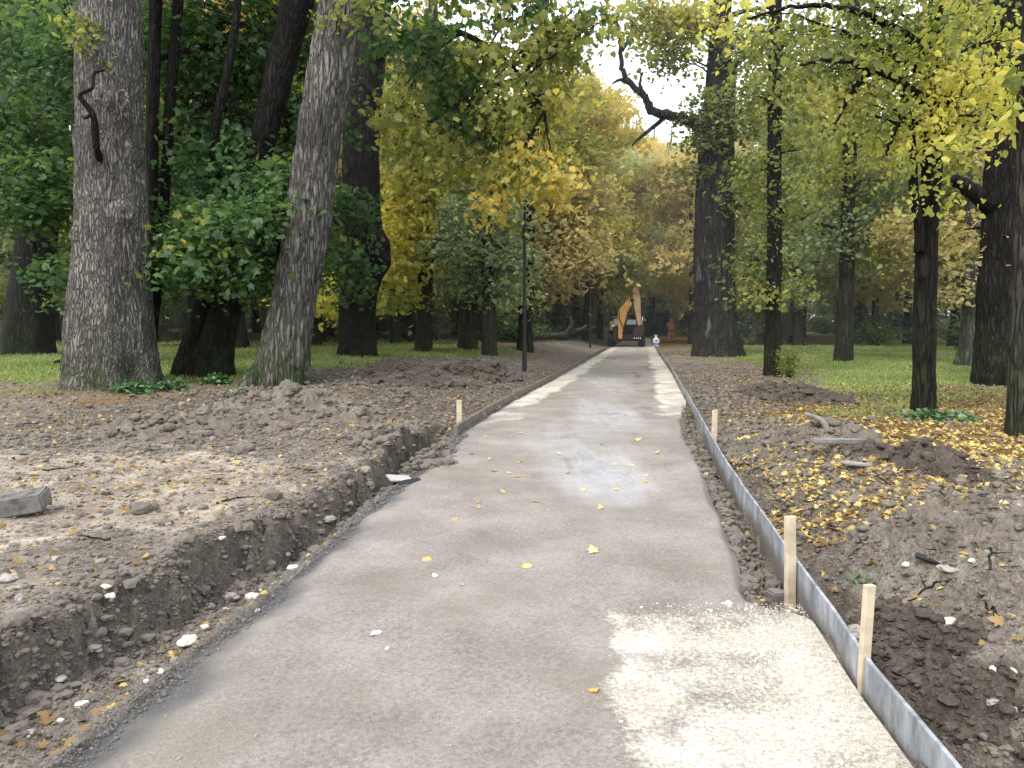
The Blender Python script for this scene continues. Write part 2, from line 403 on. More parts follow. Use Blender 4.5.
M['bark_moss'] = bark_mat('greenish_bark', (.03, .032, .026), (.125, .135, .11), moss=.8, scale=9, zs=.16)
GREEN = [(0, (.022, .050, .018)), (.4, (.058, .125, .046)), (.72, (.125, .20, .056)), (.9, (.29, .29, .06)), (1, (.42, .34, .05))]
OLIVE = [(0, (.07, .10, .026)), (.35, (.19, .22, .06)), (.6, (.34, .33, .09)), (.82, (.50, .42, .10)), (1, (.60, .42, .09))]
YELLOW = [(0, (.12, .16, .04)), (.35, (.30, .33, .08)), (.7, (.54, .51, .12)), (1, (.68, .60, .17))]
OCHRE = [(0, (.15, .145, .07)), (.4, (.33, .29, .14)), (.75, (.50, .42, .19)), (1, (.60, .48, .21))]
GREY = [(0, (.09, .125, .065)), (.45, (.20, .26, .135)), (.8, (.33, .39, .19)), (1, (.48, .46, .16))]
M['leaf_green'] = leaf_mat('dark_green_maple_leaf', GREEN, .48, .03)
M['leaf_olive'] = leaf_mat('olive_leaf', OLIVE, .52, .03, .25)
M['leaf_yellow'] = leaf_mat('yellow_leaf', YELLOW, .52, .03, .2)
M['leaf_ochre'] = leaf_mat('ochre_oak_leaf', OCHRE, .48, .03, .25)
M['leaf_grey'] = leaf_mat('grey_green_leaf', GREY, .5, .03, .2)
M['litter'] = leaf_mat('fallen_leaf', [(0, (.08, .05, .025)), (.35, (.22, .135, .05)), (.65, (.42, .30, .09)), (1, (.60, .48, .18))], .15, .04)
M['litter_bright'] = leaf_mat('fresh_fallen_leaf', [(0, (.40, .26, .07)), (.6, (.56, .45, .16)), (1, (.66, .57, .28))], .15, .04)
M['blade'] = leaf_mat('grass_blade', [(0, (.10, .155, .04)), (.5, (.20, .28, .075)), (1, (.33, .39, .14))], .35, .05)
M['herb'] = leaf_mat('nettle_leaf', [(0, (.03, .075, .024)), (.6, (.07, .155, .05)), (1, (.12, .22, .07))], .3, .08)

# ------------------------------------------------------------------ world, sun, camera
SUN_EL, SUN_AZ = math.radians(48), math.radians(-145)   # behind the left shoulder, from a bright overcast sky
w = bpy.data.worlds.new('World'); bpy.context.scene.world = w; w.use_nodes = True
nt = w.node_tree; nt.nodes.clear()
wo = nt.nodes.new('ShaderNodeOutputWorld')
sky = nt.nodes.new('ShaderNodeTexSky'); sky.sky_type = 'NISHITA'; sky.sun_disc = False
sky.sun_elevation = SUN_EL; sky.sun_rotation = SUN_AZ; sky.dust_density = 4; sky.air_density = 1.2
b1 = N(nt, 'ShaderNodeBackground', Strength=.10); nt.links.new(sky.outputs[0], b1.inputs[0])
tcw = nt.nodes.new('ShaderNodeTexCoord')
cn = pnoise(nt, 2.5, 5, .6, tcw.outputs['Generated'])
cl = ramp(nt, [(.3, (.90, .94, 1.0)), (.7, (1.0, 1.0, 1.0))], cn).outputs[0]
b2 = N(nt, 'ShaderNodeBackground', Strength=2.0); nt.links.new(cl, b2.inputs[0])
ad = nt.nodes.new('ShaderNodeAddShader'); nt.links.new(b1.outputs[0], ad.inputs[0]); nt.links.new(b2.outputs[0], ad.inputs[1]); nt.links.new(ad.outputs[0], wo.inputs[0])
sl = bpy.data.lights.new('sun', 'SUN'); sl.energy = 2.8; sl.angle = math.radians(14); sl.color = (1, .955, .88)
so = bpy.data.objects.new('sun', sl); C.objects.link(so)
sd = Vector((math.sin(SUN_AZ) * math.cos(SUN_EL), math.cos(SUN_AZ) * math.cos(SUN_EL), math.sin(SUN_EL)))
so.rotation_euler = sd.to_track_quat('Z', 'Y').to_euler(); so.location = sd * 60
cam = bpy.data.cameras.new('camera'); co_ = bpy.data.objects.new('camera', cam); C.objects.link(co_)
co_.location = (0, 0, EYE); co_.rotation_euler = (math.pi / 2 - PITCH, 0, 0)
cam.sensor_width = 36; cam.lens = F / 1024 * 36; cam.clip_start = .05; cam.clip_end = 2000
S = bpy.context.scene; S.camera = co_
S.view_settings.view_transform = 'Standard'; S.view_settings.look = 'None'; S.view_settings.exposure = 0; S.view_settings.gamma = 1
S.render.engine = 'CYCLES'
S.cycles.max_bounces = 7; S.cycles.diffuse_bounces = 4; S.cycles.glossy_bounces = 2; S.cycles.transmission_bounces = 4
S.cycles.use_denoising = True; S.cycles.caustics_reflective = False; S.cycles.caustics_refractive = False

# thin autumn haze hanging under the trees beyond the lawns
hm, hnt, hout = nmat('thin_haze')
vs = N(hnt, 'ShaderNodeVolumeScatter', Density=.0016, Anisotropy=.3); vs.inputs['Color'].default_value = (.95, .98, 1, 1)
hnt.links.new(vs.outputs[0], hout.inputs['Volume'])
bm = bmesh.new(); bmesh.ops.create_cube(bm, size=1)
for v in bm.verts: v.co = Vector((v.co.x * 260, 93 + v.co.y * 150, 14 + v.co.z * 30))
tag(bm_obj('haze', bm, hm), kind='structure')
S.cycles.volume_bounces = 0; S.cycles.volume_step_rate = 4
# ------------------------------------------------------------------ ground and road sheets
def masks(x, y):
    xl, xk = XL(y), XK(y)
    dl, dk = xl - x, x - xk
    nb = fbm(x * .35, y * .35, oct=4, seed=61); nc = fbm(x * 1.5, y * 1.5, oct=3, seed=77)
    g = np.zeros_like(x); p = np.zeros_like(x); l = np.zeros_like(x)
    L = dl > 0; R = dk > 0
    sc = np.maximum(xl - SC(y), .3); edge = dl - sc
    # left
    dry = sstep(.12, .55, edge + nc * .22) * (1 - sstep(7.6, 9.4, y + nb * 1.2)) * (.80 + .25 * nc)
    dry = dry + .45 * sstep(.2, .6, edge) * (1 - sstep(9.5, 11.5, y)) * np.clip(nc, 0, 1)
    dry = dry * (1 - .75 * sstep(-.15, .5, fbm(x * .8 + 3, y * .8, oct=3, seed=90)) * (1 - sstep(4.6, 5.4, y)))
    dry = dry + .30 * (dl < sc - .1) * (y < 9) * (.7 + nc)
    gl = sstep(15.2, 17.4, y + nb * 2) * sstep(4.5, 6.5, dl + nb) * (1 - .95 * sstep(24, 30, y + 3 * nb))
    gl = np.maximum(gl, .62 * sstep(12.8, 13.6, y) * sstep(7.5, 9, dl) * (.6 + nc * .8))
    gl = np.maximum(gl, sstep(22, 26, y) * sstep(1.8, 3.2, dl + nb) * (1 - .9 * sstep(27, 36, y + 4 * nb)))
    ll = .72 * sstep(10.5, 13, y) * sstep(1.5, 4, dl) * (.65 + .5 * nb)
    ll = np.maximum(ll, .9 * sstep(23, 29, y)) * (.35 + .65 * sstep(3, 7, dl))
    # right
    gr = sstep(12.0, 19.5, y + nb * 3.5 + nc) * sstep(1.7, 4.2, dk + nb * 1.2 + nc * .4) * (1 - .5 * sstep(38, 50, y))
    lr = sstep(6.2, 8, y + nb * 1.2) * sstep(.9, 1.9, dk + nb * .5) * (1 - .65 * sstep(13, 19, y))
    lr = np.maximum(lr, .8 * sstep(36, 48, y))
    pr = .34 * sstep(.6, 1.3, dk) * (1 - sstep(6, 8, y)) * (.8 + nc) 
    pr = pr + .35 * (dk < 4) * sstep(16, 22, y) * (1 - gr)
    g = np.where(L, gl, np.where(R, gr, 0)); p = np.where(L, dry, np.where(R, pr, .12)); l = np.where(L, ll, np.where(R, lr, .1))
    return np.clip(g, 0, 1), np.clip(p, 0, 1), np.clip(l, 0, 1)
def grid_faces(nr, nc):
    i = np.arange(nr - 1)[:, None] * nc; j = np.arange(nc - 1)[None]
    return np.stack([i + j, i + j + 1, i + nc + j + 1, i + nc + j], -1).reshape(-1, 4)
ys = [-6, -4, -2.5, -1.2, 0, .7, 1.2, 1.6]
while ys[-1] < 130: ys.append(ys[-1] + max(.02, .0068 * ys[-1]))
while ys[-1] < 900: ys.append(ys[-1] * 1.08)
ys = np.array(ys)
u = [0.0]
while u[-1] < 400: u.append(u[-1] + (.02 if u[-1] < 3.2 else .02 + .032 * (u[-1] - 3.2)))
u = np.array(u); us = np.concatenate([-u[:0:-1], u])
XX = (.5 * (XL(ys) + XK(ys)))[:, None]
XX = np.where(ys[:, None] > 60, .5 * (XL(60.) + XK(60.)), XX) + us[None]
YY = np.broadcast_to(ys[:, None], XX.shape)
ZZ = height(XX, YY)
g, p, l = masks(XX, YY)
_dl, _dk = XL(YY) - XX, XX - XK(YY); _nb = fbm(XX * .7, YY * .7, oct=4, seed=63)
_e = _dl - np.maximum(XL(YY) - SC(YY), .3)
soil_dark = np.where(_dl > 0, np.maximum(.9 * sstep(8.8, 11, YY + _nb * .8) * (1 - sstep(19, 25, YY)) * (1 - sstep(4.5, 7.5, _dl + _nb)), .85 * (1 - sstep(.10, .24, np.abs(_e + .03 + .08 * _nb))) * (YY < 11)),
    np.where(_dk > 0, np.maximum(.75 * (1 - sstep(.35, .8, _dk + .25 * _nb)) * (YY < 9), .85 * sstep(10.5, 12.5, YY + _nb) * (1 - sstep(20, 27, YY)) * (1 - sstep(1.8, 3.2, _dk + .6 * _nb))), .55))
soil_dark = np.clip(soil_dark + .25 * np.clip(_nb, 0, 1), 0, 1)  # soil darker on the bank face, in ditch and trench, and in roadside belts
gm = mesh_np('ground', np.stack([XX, YY, ZZ], -1).reshape(-1, 3), quads=grid_faces(*XX.shape), smooth=True, cols=np.stack([g, p, l, 1 - soil_dark], -1).reshape(-1, 4))
tag(link('ground', gm, M['ground']), kind='structure')

NCOL = 150
yr = ys[(ys >= -6) & (ys <= 72)]
uu = np.linspace(0, 1, NCOL)
xl = XL(yr) + fbm(yr * 2.2, yr * 0, oct=3, seed=5) * .035 - .02; xr_ = XR(yr) + np.where((yr > 4) & (yr < 14), fbm(yr * 1.3, yr * 0 + 4, oct=2, seed=6) * .05, 0)
X = xl[:, None] * (1 - uu) + xr_[:, None] * uu
Y = np.broadcast_to(yr[:, None], X.shape)
def road_height(X, Y):
    return .012 * fbm(X * .8, Y * .5, oct=3, seed=31) + .005 * fbm(X * 6, Y * 2.5, oct=3, seed=33) + .012
Z = road_height(X, Y)
dL = X - xl[:, None]; dR = xr_[:, None] - X
Z = Z - .035 * (1 - sstep(0, .22, dL)) - .03 * (1 - sstep(0, .06, dR)) * ((Y > 4) & (Y < 14))
nn = fbm(X * 1.1, Y * 1.1, oct=4, seed=50); nf = fbm(X * 5, Y * 5, oct=4, seed=51); ns_ = fbm(X * 7, Y * .35, oct=3, seed=52)
b0, b1_ = flat(606, 640), flat(612, 768)
xb = np.interp(Y, [b1_[1], b0[1]], [b1_[0], b0[0]])
pale = sstep(-.06, .12, X - xb + nn * .10 + nf * .03) * (1 - sstep(3.80, 4.2, Y + nn * .2 + nf * .12)) * (.74 + .30 * nf + .08 * nn)
c1 = flat(850, 705)
pale = np.maximum(pale, 1.15 * np.exp(-(((X - c1[0]) / .42) ** 2 + ((Y - c1[1]) / .55) ** 2)) * (1 - sstep(3.85, 4.1, Y + nn * .16)))
stripR = sstep(-.05, .2, .62 - (XK(Y) - X) + nn * .14) * sstep(12.5, 14.5, Y + nn * 1.5) * .95
stripL = sstep(-.05, .15, .66 - dL + nn * .12) * sstep(11.5, 15, Y + nn * 1.5) * .8
pale = np.maximum(pale, np.maximum(stripR, stripL))
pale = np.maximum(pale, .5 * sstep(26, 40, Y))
pale = pale + .06 * nf + .10 * np.clip(ns_, -1, 1)
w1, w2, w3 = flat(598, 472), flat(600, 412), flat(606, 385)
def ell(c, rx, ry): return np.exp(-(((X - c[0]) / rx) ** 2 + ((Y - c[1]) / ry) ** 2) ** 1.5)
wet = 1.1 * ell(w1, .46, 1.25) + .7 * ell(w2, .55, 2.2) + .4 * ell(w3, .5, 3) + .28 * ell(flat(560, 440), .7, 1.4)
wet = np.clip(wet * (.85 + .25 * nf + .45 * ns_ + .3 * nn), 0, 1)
drk = .75 * (1 - sstep(.02, .34, dL + nn * .08 + nf * .06)) * (Y < 10.5) + .5 * (1 - sstep(0, .12, dR)) * (Y > 4.1) * (Y < 14)
drk = drk + .12 * np.clip(ns_ - .1, 0, 1) * sstep(3, 6, Y) + .16 * np.clip(nn - .25, 0, 1) + .35 * (1 - sstep(.0, .6, np.abs(X - (XK(Y) - .95)))) * sstep(8, 12, Y) * (.4 + nf) * (1 - sstep(22, 30, Y))
uL = dL / np.maximum(dL + dR, .1)
tr_n = fbm(X * 2.5, Y * .5, oct=3, seed=57)
for uc, wd_ in ((.30, .07), (.42, .03), (.66, .08), (.80, .035)):
    drk = drk + .20 * np.exp(-((uL - uc - .015 * np.sin(Y * .4)) / wd_) ** 2) * np.clip(.75 + .35 * tr_n + .45 * fbm(X * 9, Y * .12, oct=3, seed=58), 0, 1.4) * sstep(1.5, 6, Y)
wetm = 1 - np.clip(wet * 2, 0, 1); drk = drk * wetm
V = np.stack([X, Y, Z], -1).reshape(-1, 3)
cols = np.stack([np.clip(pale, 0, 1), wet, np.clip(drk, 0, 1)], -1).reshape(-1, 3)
Qr = grid_faces(*X.shape)
# side skirts
nr = len(yr); sk = []
for cidx, dx in ((0, -.04), (NCOL - 1, .07)):
    b = len(V); low = np.stack([X[:, cidx] + dx, yr, np.full(nr, -.22)], -1)
    V = np.concatenate([V, low]); cols = np.concatenate([cols, np.tile([[0, 0, .8]], (nr, 1))])
    top = np.arange(nr) * NCOL + cidx; lo_ = b + np.arange(nr)
    q = np.stack([top[:-1], top[1:], lo_[1:], lo_[:-1]], -1)
    sk.append(q if cidx else q[:, ::-1])
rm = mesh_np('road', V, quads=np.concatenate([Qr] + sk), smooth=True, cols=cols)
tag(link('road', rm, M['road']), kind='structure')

def strip_on_ground(name, pix, width, mat, lift=.015):
    P = spline([hit(*q)[:2].tolist() + [0] for q in pix], 60)
    T = np.gradient(P, axis=0); T /= np.linalg.norm(T, axis=1)[:, None]; nrm = np.stack([-T[:, 1], T[:, 0], 0 * T[:, 0]], -1)
    o = np.linspace(-width / 2, width / 2, 9)
    Pt = P[:, None] + nrm[:, None] * o[None, :, None]
    Pt[..., 2] = height(Pt[..., 0], Pt[..., 1]) + lift
    me = mesh_np(name, Pt.reshape(-1, 3), quads=grid_faces(60, 9), smooth=True)
    return tag(link(name, me, mat), kind='structure')

# ------------------------------------------------------------------ leaf templates (tip along +y, normal +z)
def tmpl_maple():
    pts = [(0, -.02), (.16, -.04), (.44, .06), (.30, .24), (.52, .52), (.24, .50), (.22, .66), (0, 1.0), (-.22, .66), (-.24, .50), (-.52, .52), (-.30, .24), (-.44, .06), (-.16, -.04)]
    V = [(0, .28, .0)] + [(x, y, -.18 * abs(x) - .12 * max(0, y - .6)) for x, y in pts]
    n = len(pts)
    T = [(0, 1 + k, 1 + (k + 1) % n) for k in range(n)]
    return np.array(V), np.array(T)
def tmpl_linden():
    pts = [(0, 0), (.26, .06), (.40, .36), (.24, .70), (0, 1.0), (-.24, .70), (-.40, .36), (-.26, .06)]
    V = [(0, .4, .05)] + [(x, y, -.22 * abs(x)) for x, y in pts]
    n = len(pts)
    return np.array(V), np.array([(0, 1 + k, 1 + (k + 1) % n) for k in range(n)])
def tmpl_kite():
    return np.array([(0, 0, 0), (.34, .45, -.08), (0, 1, 0), (-.34, .45, -.08)]), np.array([(0, 1, 2), (0, 2, 3)])
def tmpl_spray():   # three small leaves on one stalk, for foliage far off
    V0, T0 = tmpl_kite(); V, T = [], []
    for k, (a, s, o) in enumerate(((0, .75, (0, .3)), (1.0, .65, (.05, .1)), (-1.1, .6, (-.05, .05)))):
        c, sn = math.cos(a), math.sin(a)
        W = V0.copy() * s; W = np.stack([W[:, 0] * c - W[:, 1] * sn + o[0], W[:, 0] * sn + W[:, 1] * c + o[1], W[:, 2] + .1 * k], -1)
        V.append(W); T.append(T0 + 4 * k)
    return np.concatenate(V), np.concatenate(T)
TM = {'maple': tmpl_maple(), 'linden': tmpl_linden(), 'kite': tmpl_kite(), 'spray': tmpl_spray()}
def leaves(acc, Cn, size, kind, tone, rng, droop=.5, up=.7, sizevar=.3):
    V0, T0 = TM[kind]; n = len(Cn)
    ang = rng.uniform(0, 2 * np.pi, n)
    t = np.stack([np.cos(ang), np.sin(ang), -droop + rng.normal(0, .35, n)], -1); t /= np.linalg.norm(t, axis=1)[:, None]
    nr_ = np.stack([rng.normal(0, .55, n), rng.normal(0, .55, n), np.full(n, up) + rng.normal(0, .3, n)], -1)
    b = np.cross(t, nr_); b /= np.linalg.norm(b, axis=1)[:, None] + 1e-9
    nr_ = np.cross(b, t)
    s = size * np.clip(1 + rng.normal(0, sizevar, n), .4, 1.7)
    W = V0[None] * s[:, None, None]
    P = Cn[:, None] + W[..., :1] * b[:, None] + W[..., 1:2] * t[:, None] + W[..., 2:3] * nr_[:, None]
    T = (T0[None] + (np.arange(n) * len(V0))[:, None, None]).reshape(-1, 3)
    acc.add(P.reshape(-1, 3), tris=T, tone=np.repeat(tone, len(T0)))

# ------------------------------------------------------------------ hero trees
def wiggle(p0, p1, n, amp, rng, sag=0.0):
    t = np.linspace(0, 1, n)[:, None]
    P = p0 * (1 - t) + p1 * t
    L = np.linalg.norm(p1 - p0)
    P = P + np.cumsum(rng.normal(0, amp * L / n, (n, 3)), 0) * np.sin(t * np.pi) ** .6
    P[:, 2] += sag * L * (np.sin(t[:, 0] * np.pi))
    return P
class Tree:
    def __init__(s, name, label, cat, base, bark, group=None, seed=0):
        s.base = np.array(base, float); s.rng = np.random.default_rng(seed + 100); s.seed = seed
        s.root = empty(name, base, label, cat, group)
        s.wood = Acc(); s.leaf = {}; s.bark = bark; s.axis = None
    def stem(s, pts, R, seg=28, rows=90, ridge=.02, flare=.4, freq=9, lobes=5, knots=(), main=True):
        (V, T, Q), P = trunk_tube(np.array(pts), np.array(R), seg, rows, ridge, flare, s.seed, freq, lobes, knots)
        s.wood.add(V, T, Q)
        if main and s.axis is None: s.axis = P
        return P
    def pix_stem(s, pix, Y, extra_top=None, dz=-.25, **kw):
        """pix: (px,py,width) from base upward; Y: depth or list of depths"""
        Ys = Y if isinstance(Y, (list, tuple)) else [Y] * len(pix)
        P = [at(a, b, d) for (a, b, c), d in zip(pix, Ys)]; R = [c / 2 * d / F for (a, b, c), d in zip(pix, Ys)]
        P = [P[0] + np.array([0, 0, dz])] + P; R = [R[0]] + R
        if extra_top is not None:
            P.append(P[-1] + (P[-1] - P[-2]) / np.linalg.norm(P[-1] - P[-2]) * extra_top); R.append(R[-1] * .55)
        # even out so that widths follow the path
        P = np.array(P); R = np.array(R)
        L = np.concatenate([[0], np.cumsum(np.linalg.norm(np.diff(P, axis=0), axis=1))])
        q = np.linspace(0, L[-1], 12)
        Pn = np.stack([np.interp(q, L, P[:, k]) for k in range(3)], -1); Rn = np.interp(q, L, R)
        return s.stem(Pn, Rn, **kw)
    def limb(s, p0, p1, r0, r1, amp=.12, sag=.08, seg=8, n=14):
        P = wiggle(np.array(p0), np.array(p1), n, amp, s.rng, sag)
        s.wood.add(*tube(P, np.linspace(r0, r1, n), seg)); return P
    def limb_pts(s, pts, R, seg=9, n=40, amp=.0):
        P = spline(pts, n); P = P + s.rng.normal(0, amp, P.shape)
        s.wood.add(*tube(P, np.interp(np.linspace(0, 1, n), np.linspace(0, 1, len(R)), R), seg)); return P
    def blob(s, c, rad, nclump, per, crad, size, kind, mat, tone=.4, tvar=.12, start=None, r0=.06, droop=.5, flatz=.55, limb=True):
        rng = s.rng; c = np.array(c, float); rad = np.array(rad, float)
        if mat == 'leaf_green': nclump = int(nclump * .86) + 1
        if c[2] > .47 * c[1] + 2.2: nclump = max(3, nclump // 2)
        if start is None:
            A = s.axis; d = np.linalg.norm((A - c)[:, :2], axis=1) * .6 + np.abs(A[:, 2] - (c[2] - .25 * np.linalg.norm((A - c)[:, :2], axis=1)))
            start = A[np.argmin(d)]
        Lm = s.limb(start, c, r0, r0 * .35) if limb else np.array([start, c])
        q = rng.normal(0, 1, (nclump, 3)); q /= np.linalg.norm(q, axis=1)[:, None]
        q = q * rng.uniform(0, 1, (nclump, 1)) ** (1 / 2.2)
        K = c + q * rad
        allp, allt = [], []
        for k in K:
            j = len(Lm) // 3 + rng.integers(0, max(1, len(Lm) - len(Lm) // 3))
            p0 = Lm[min(j, len(Lm) - 1)]
            P = wiggle(p0, k, 6, .16, rng, .05)
            s.wood.add(*tube(P, np.linspace(r0 * .28, .006, 6), 4))
            n = int(per * rng.uniform(.6, 1.4))
            ax = rng.uniform(0, 2 * np.pi); e = np.array([np.cos(ax), np.sin(ax), 0])
            o = rng.normal(0, 1, (n, 3)) * crad * np.array([1, 1, flatz]) + e * rng.normal(0, crad * .7, n)[:, None]
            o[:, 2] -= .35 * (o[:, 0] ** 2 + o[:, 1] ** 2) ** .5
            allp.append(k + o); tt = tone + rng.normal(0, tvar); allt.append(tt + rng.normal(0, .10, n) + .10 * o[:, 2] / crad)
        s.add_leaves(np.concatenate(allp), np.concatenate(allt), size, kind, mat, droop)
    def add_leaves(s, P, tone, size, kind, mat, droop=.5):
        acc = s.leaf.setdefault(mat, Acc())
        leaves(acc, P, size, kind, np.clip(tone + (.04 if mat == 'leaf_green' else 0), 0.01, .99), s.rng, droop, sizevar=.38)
    def pblob(s, px, py, rx, ry, Y, ry_d=1.5, **kw):
        k = Y / F
        s.blob(at(px, py, Y), (rx * k, ry_d, ry * k), **kw)
    def done(s):
        t = link('trunk', s.wood.mesh('trunk', True, s.base), s.bark, s.root)
        if s.leaf:
            names = list(s.leaf); V = Acc()
            me = None
            for k, mn in enumerate(names):
                c = link('crown', s.leaf[mn].mesh('crown', False, s.base), M[mn], s.root)
        return s.root
def foot(px, py): return hit(px, py)

MP = dict(size=.135, kind='maple', mat='leaf_green', per=56, crad=.36)
LI = dict(size=.105, kind='linden', per=60, crad=.32)

# --- the thick grey trunk, left
b = foot(112, 388); Yb = b[1]
t = Tree('linden_tree', 'thickest grey fissured trunk in the left foreground with a crooked dead branch', 'tree', b, M['bark_grey'], seed=1)
P = t.pix_stem([(112, 388, 86), (112, 350, 82), (112, 300, 77), (113, 250, 73), (112, 180, 67), (110, 100, 62), (109, 0, 60), (109, -120, 56)], Yb, extra_top=5, seg=190, rows=460, ridge=.028, flare=.26, freq=26, lobes=6,
    knots=((6.7, -1.3, .16, .13), (5.9, -1.25, .17, .12), (3.75, -.75, .17, .17), (3.3, -2.3, .15, .12), (5.0, -.25, .25, .12), (5.2, 3.05, .22, .18)))
for q in ((120, -200, 40, .06), (60, -150, 60, .05), (150, -130, 60, .05)):
    t.pblob(q[0], q[1], q[2], 60, Yb + 1, 2, nclump=16, tone=.3, r0=.09, **MP)
Yf = Yb - .78
t.blob(at(78, 16, Yf), (.35, .3, .3), nclump=5, per=26, crad=.16, size=.10, kind='linden', mat='leaf_olive', tone=.45, r0=.015, start=at(95, 40, Yf + .1))
t.blob(at(90, 36, Yf - .05), (.35, .3, .3), nclump=4, per=22, crad=.16, size=.10, kind='linden', mat='leaf_olive', tone=.45, r0=.015, start=at(95, 40, Yf + .1))
r = t.done()
def world_child(name, acc_or_mesh, mat, root):
    return link(name, acc_or_mesh, mat, root)
a = Acc(); Yd = Yb - .80
a.add(*tube(spline([at(100, 160, Yd + .1), at(96, 145, Yd - .12), at(93, 115, Yd - .22), at(80, 96, Yd - .35), at(92, 88, Yd - .42), at(94, 74, Yd - .4), at(105, 70, Yd - .30)], 40), np.interp(np.linspace(0, 1, 40), [0, .35, .5, 1], [.068, .058, .040, .020]) * (1 + .18 * vnoise(np.arange(40) * .6, np.zeros(40))), 9))
a.add(*tube(spline([at(93, 112, Yd - .22), at(86, 118, Yd - .3), at(82, 116, Yd - .3)], 8), np.linspace(.04, .012, 8), 6))
kn = Acc(); tk = np.linspace(0, 2 * np.pi, 18); ck = at(124, 101, Yd - .07)
kn.add(*tube(np.stack([ck[0] + .10 * np.cos(tk) * (1 - .3 * np.abs(np.sin(tk))), ck[1] - .05 + .03 * np.sin(tk * 2), ck[2] + .17 * np.sin(tk)], -1), np.full(18, .038), 7))
link('knot', kn.mesh('knot', True, b), M['bark_grey'], r)
link('dead_branch', a.mesh('dead_branch', True, b), M['bark_dark'], r)
for (px, py) in ((70, 128), (77, 154)):
    bm = bmesh.new(); bmesh.ops.create_cube(bm, size=1, matrix=__import__('mathutils').Matrix.Diagonal((.075, .02, .10, 1)))
    bmesh.ops.bevel(bm, geom=bm.edges[:], offset=.006, segments=1, affect='EDGES')
    o = bm_obj('number_plate', bm, M['stone_white'], r); o.location = Vector(at(px, py, Yb - .42) - b); o.rotation_euler = (0, .1, -.9)

# --- leaning trunk
b = foot(284, 384); Yb = b[1]
t = Tree('linden_tree', 'leaning grey furrowed trunk with mossy flared foot beside the heap of dug soil', 'tree', b, M['bark_lean'], seed=2)
t.pix_stem([(280, 386, 56), (286, 350, 51), (294, 300, 48), (304, 240, 47), (313, 180, 46), (322, 120, 45), (331, 60, 43), (341, 0, 42), (362, -140, 44)], Yb, extra_top=4, seg=130, rows=360, ridge=.04, flare=.22, freq=17, lobes=3)
t.limb_pts([at(290, 330, Yb - .1), at(268, 362, Yb - .25), at(248, 384, Yb - .4), at(232, 402, Yb - .55)], [.30, .24, .17, .08], 14, 30)
t.limb_pts([at(288, 350, Yb), at(305, 380, Yb - .1), at(318, 398, Yb - .1)], [.22, .14, .05], 12, 20)
t.pblob(385, -70, 60, 50, Yb + 1, 2, nclump=14, tone=.45, r0=.08, **MP)
t.pblob(372, 8, 22, 14, Yb - .6, .5, nclump=6, per=24, crad=.22, size=.13, kind='linden', mat='leaf_olive', tone=.4, r0=.03)
t.pblob(335, 12, 18, 10, Yb - .7, .3, nclump=3, per=20, crad=.2, size=.12, kind='linden', mat='leaf_olive', tone=.4, r0=.03)
t.done()

# --- far-left dark trunk with the low maple boughs
b = foot(26, 354); Yb = b[1]
t = Tree('maple_tree', 'dark trunk at the far left edge half hidden by low green maple boughs', 'tree', b, M['bark_dark'], seed=3)
t.pix_stem([(26, 356, 48), (31, 300, 42), (37, 240, 37), (44, 170, 35), (52, 80, 40), (60, -40, 36)], Yb, extra_top=4, seg=48, rows=140, ridge=.02, flare=.25)
for (px, py, rx, ry, dd, n, tn) in ((20, 178, 48, 46, -5.5, 46, .47), (45, 200, 30, 28, -5.0, 18, .42), (5, 120, 45, 40, -4.5, 26, .36), (55, 150, 20, 40, -4, 16, .34), (30, 40, 55, 45, -3, 40, .36), (60, 90, 25, 45, -2, 20, .42), (20, -40, 70, 40, -3, 26, .34), (60, 10, 24, 30, -5, 12, .5), (-60, 120, 60, 120, -4, 40, .4)):
    t.pblob(px, py, rx, ry, Yb + dd, 1.3, nclump=n, tone=tn, r0=.05, **MP)
t.done()

# --- V-shaped dark maple
b = foot(203, 378); Yb = b[1]
t = Tree('maple_tree', 'dark maple with two trunks in a slanting V between the two grey trunks', 'tree', b, M['bark_dark'], seed=4)
t.pix_stem([(208, 380, 46), (220, 330, 32), (232, 285, 27), (245, 230, 27), (258, 160, 27), (270, 110, 27), (284, 55, 29), (298, 0, 31), (320, -100, 28)], Yb, extra_top=3, seg=44, rows=140, ridge=.02, flare=.25, lobes=4)
t.pix_stem([(184, 374, 26), (198, 330, 24), (212, 290, 22), (228, 255, 20)], Yb + .15, seg=30, rows=60, ridge=.015, flare=.25, main=False)
t.pix_stem([(214, 132, 9), (222, 95, 9), (230, 60, 9), (236, 20, 8), (240, -30, 7)], Yb - .5, seg=12, rows=30, ridge=.004, flare=0, main=False, dz=-.6)
for (px, py, rx, ry, dd, n, tn) in ((212, 250, 46, 24, -1.6, 26, .50), (250, 215, 52, 35, -1.5, 40, .43), (190, 232, 42, 30, -.8, 34, .38), (280, 190, 32, 45, -.6, 30, .36),
        (225, 160, 55, 35, .2, 40, .34), (185, 110, 42, 40, 1, 32, .34), (245, 80, 45, 45, 1.2, 36, .36), (190, 30, 50, 40, 1, 36, .34), (270, 20, 45, 35, 1.5, 30, .38), (310, 120, 26, 60, 1.6, 26, .42), (285, 240, 25, 30, -.4, 18, .42), (190, -60, 90, 45, 0, 40, .34), (300, -60, 60, 40, 1, 24, .38), (252, 275, 18, 16, -1.2, 8, .6)):
    t.pblob(px, py, rx, ry, Yb + dd, 1.1, nclump=n, tone=tn, r0=.05, **MP)
t.done()

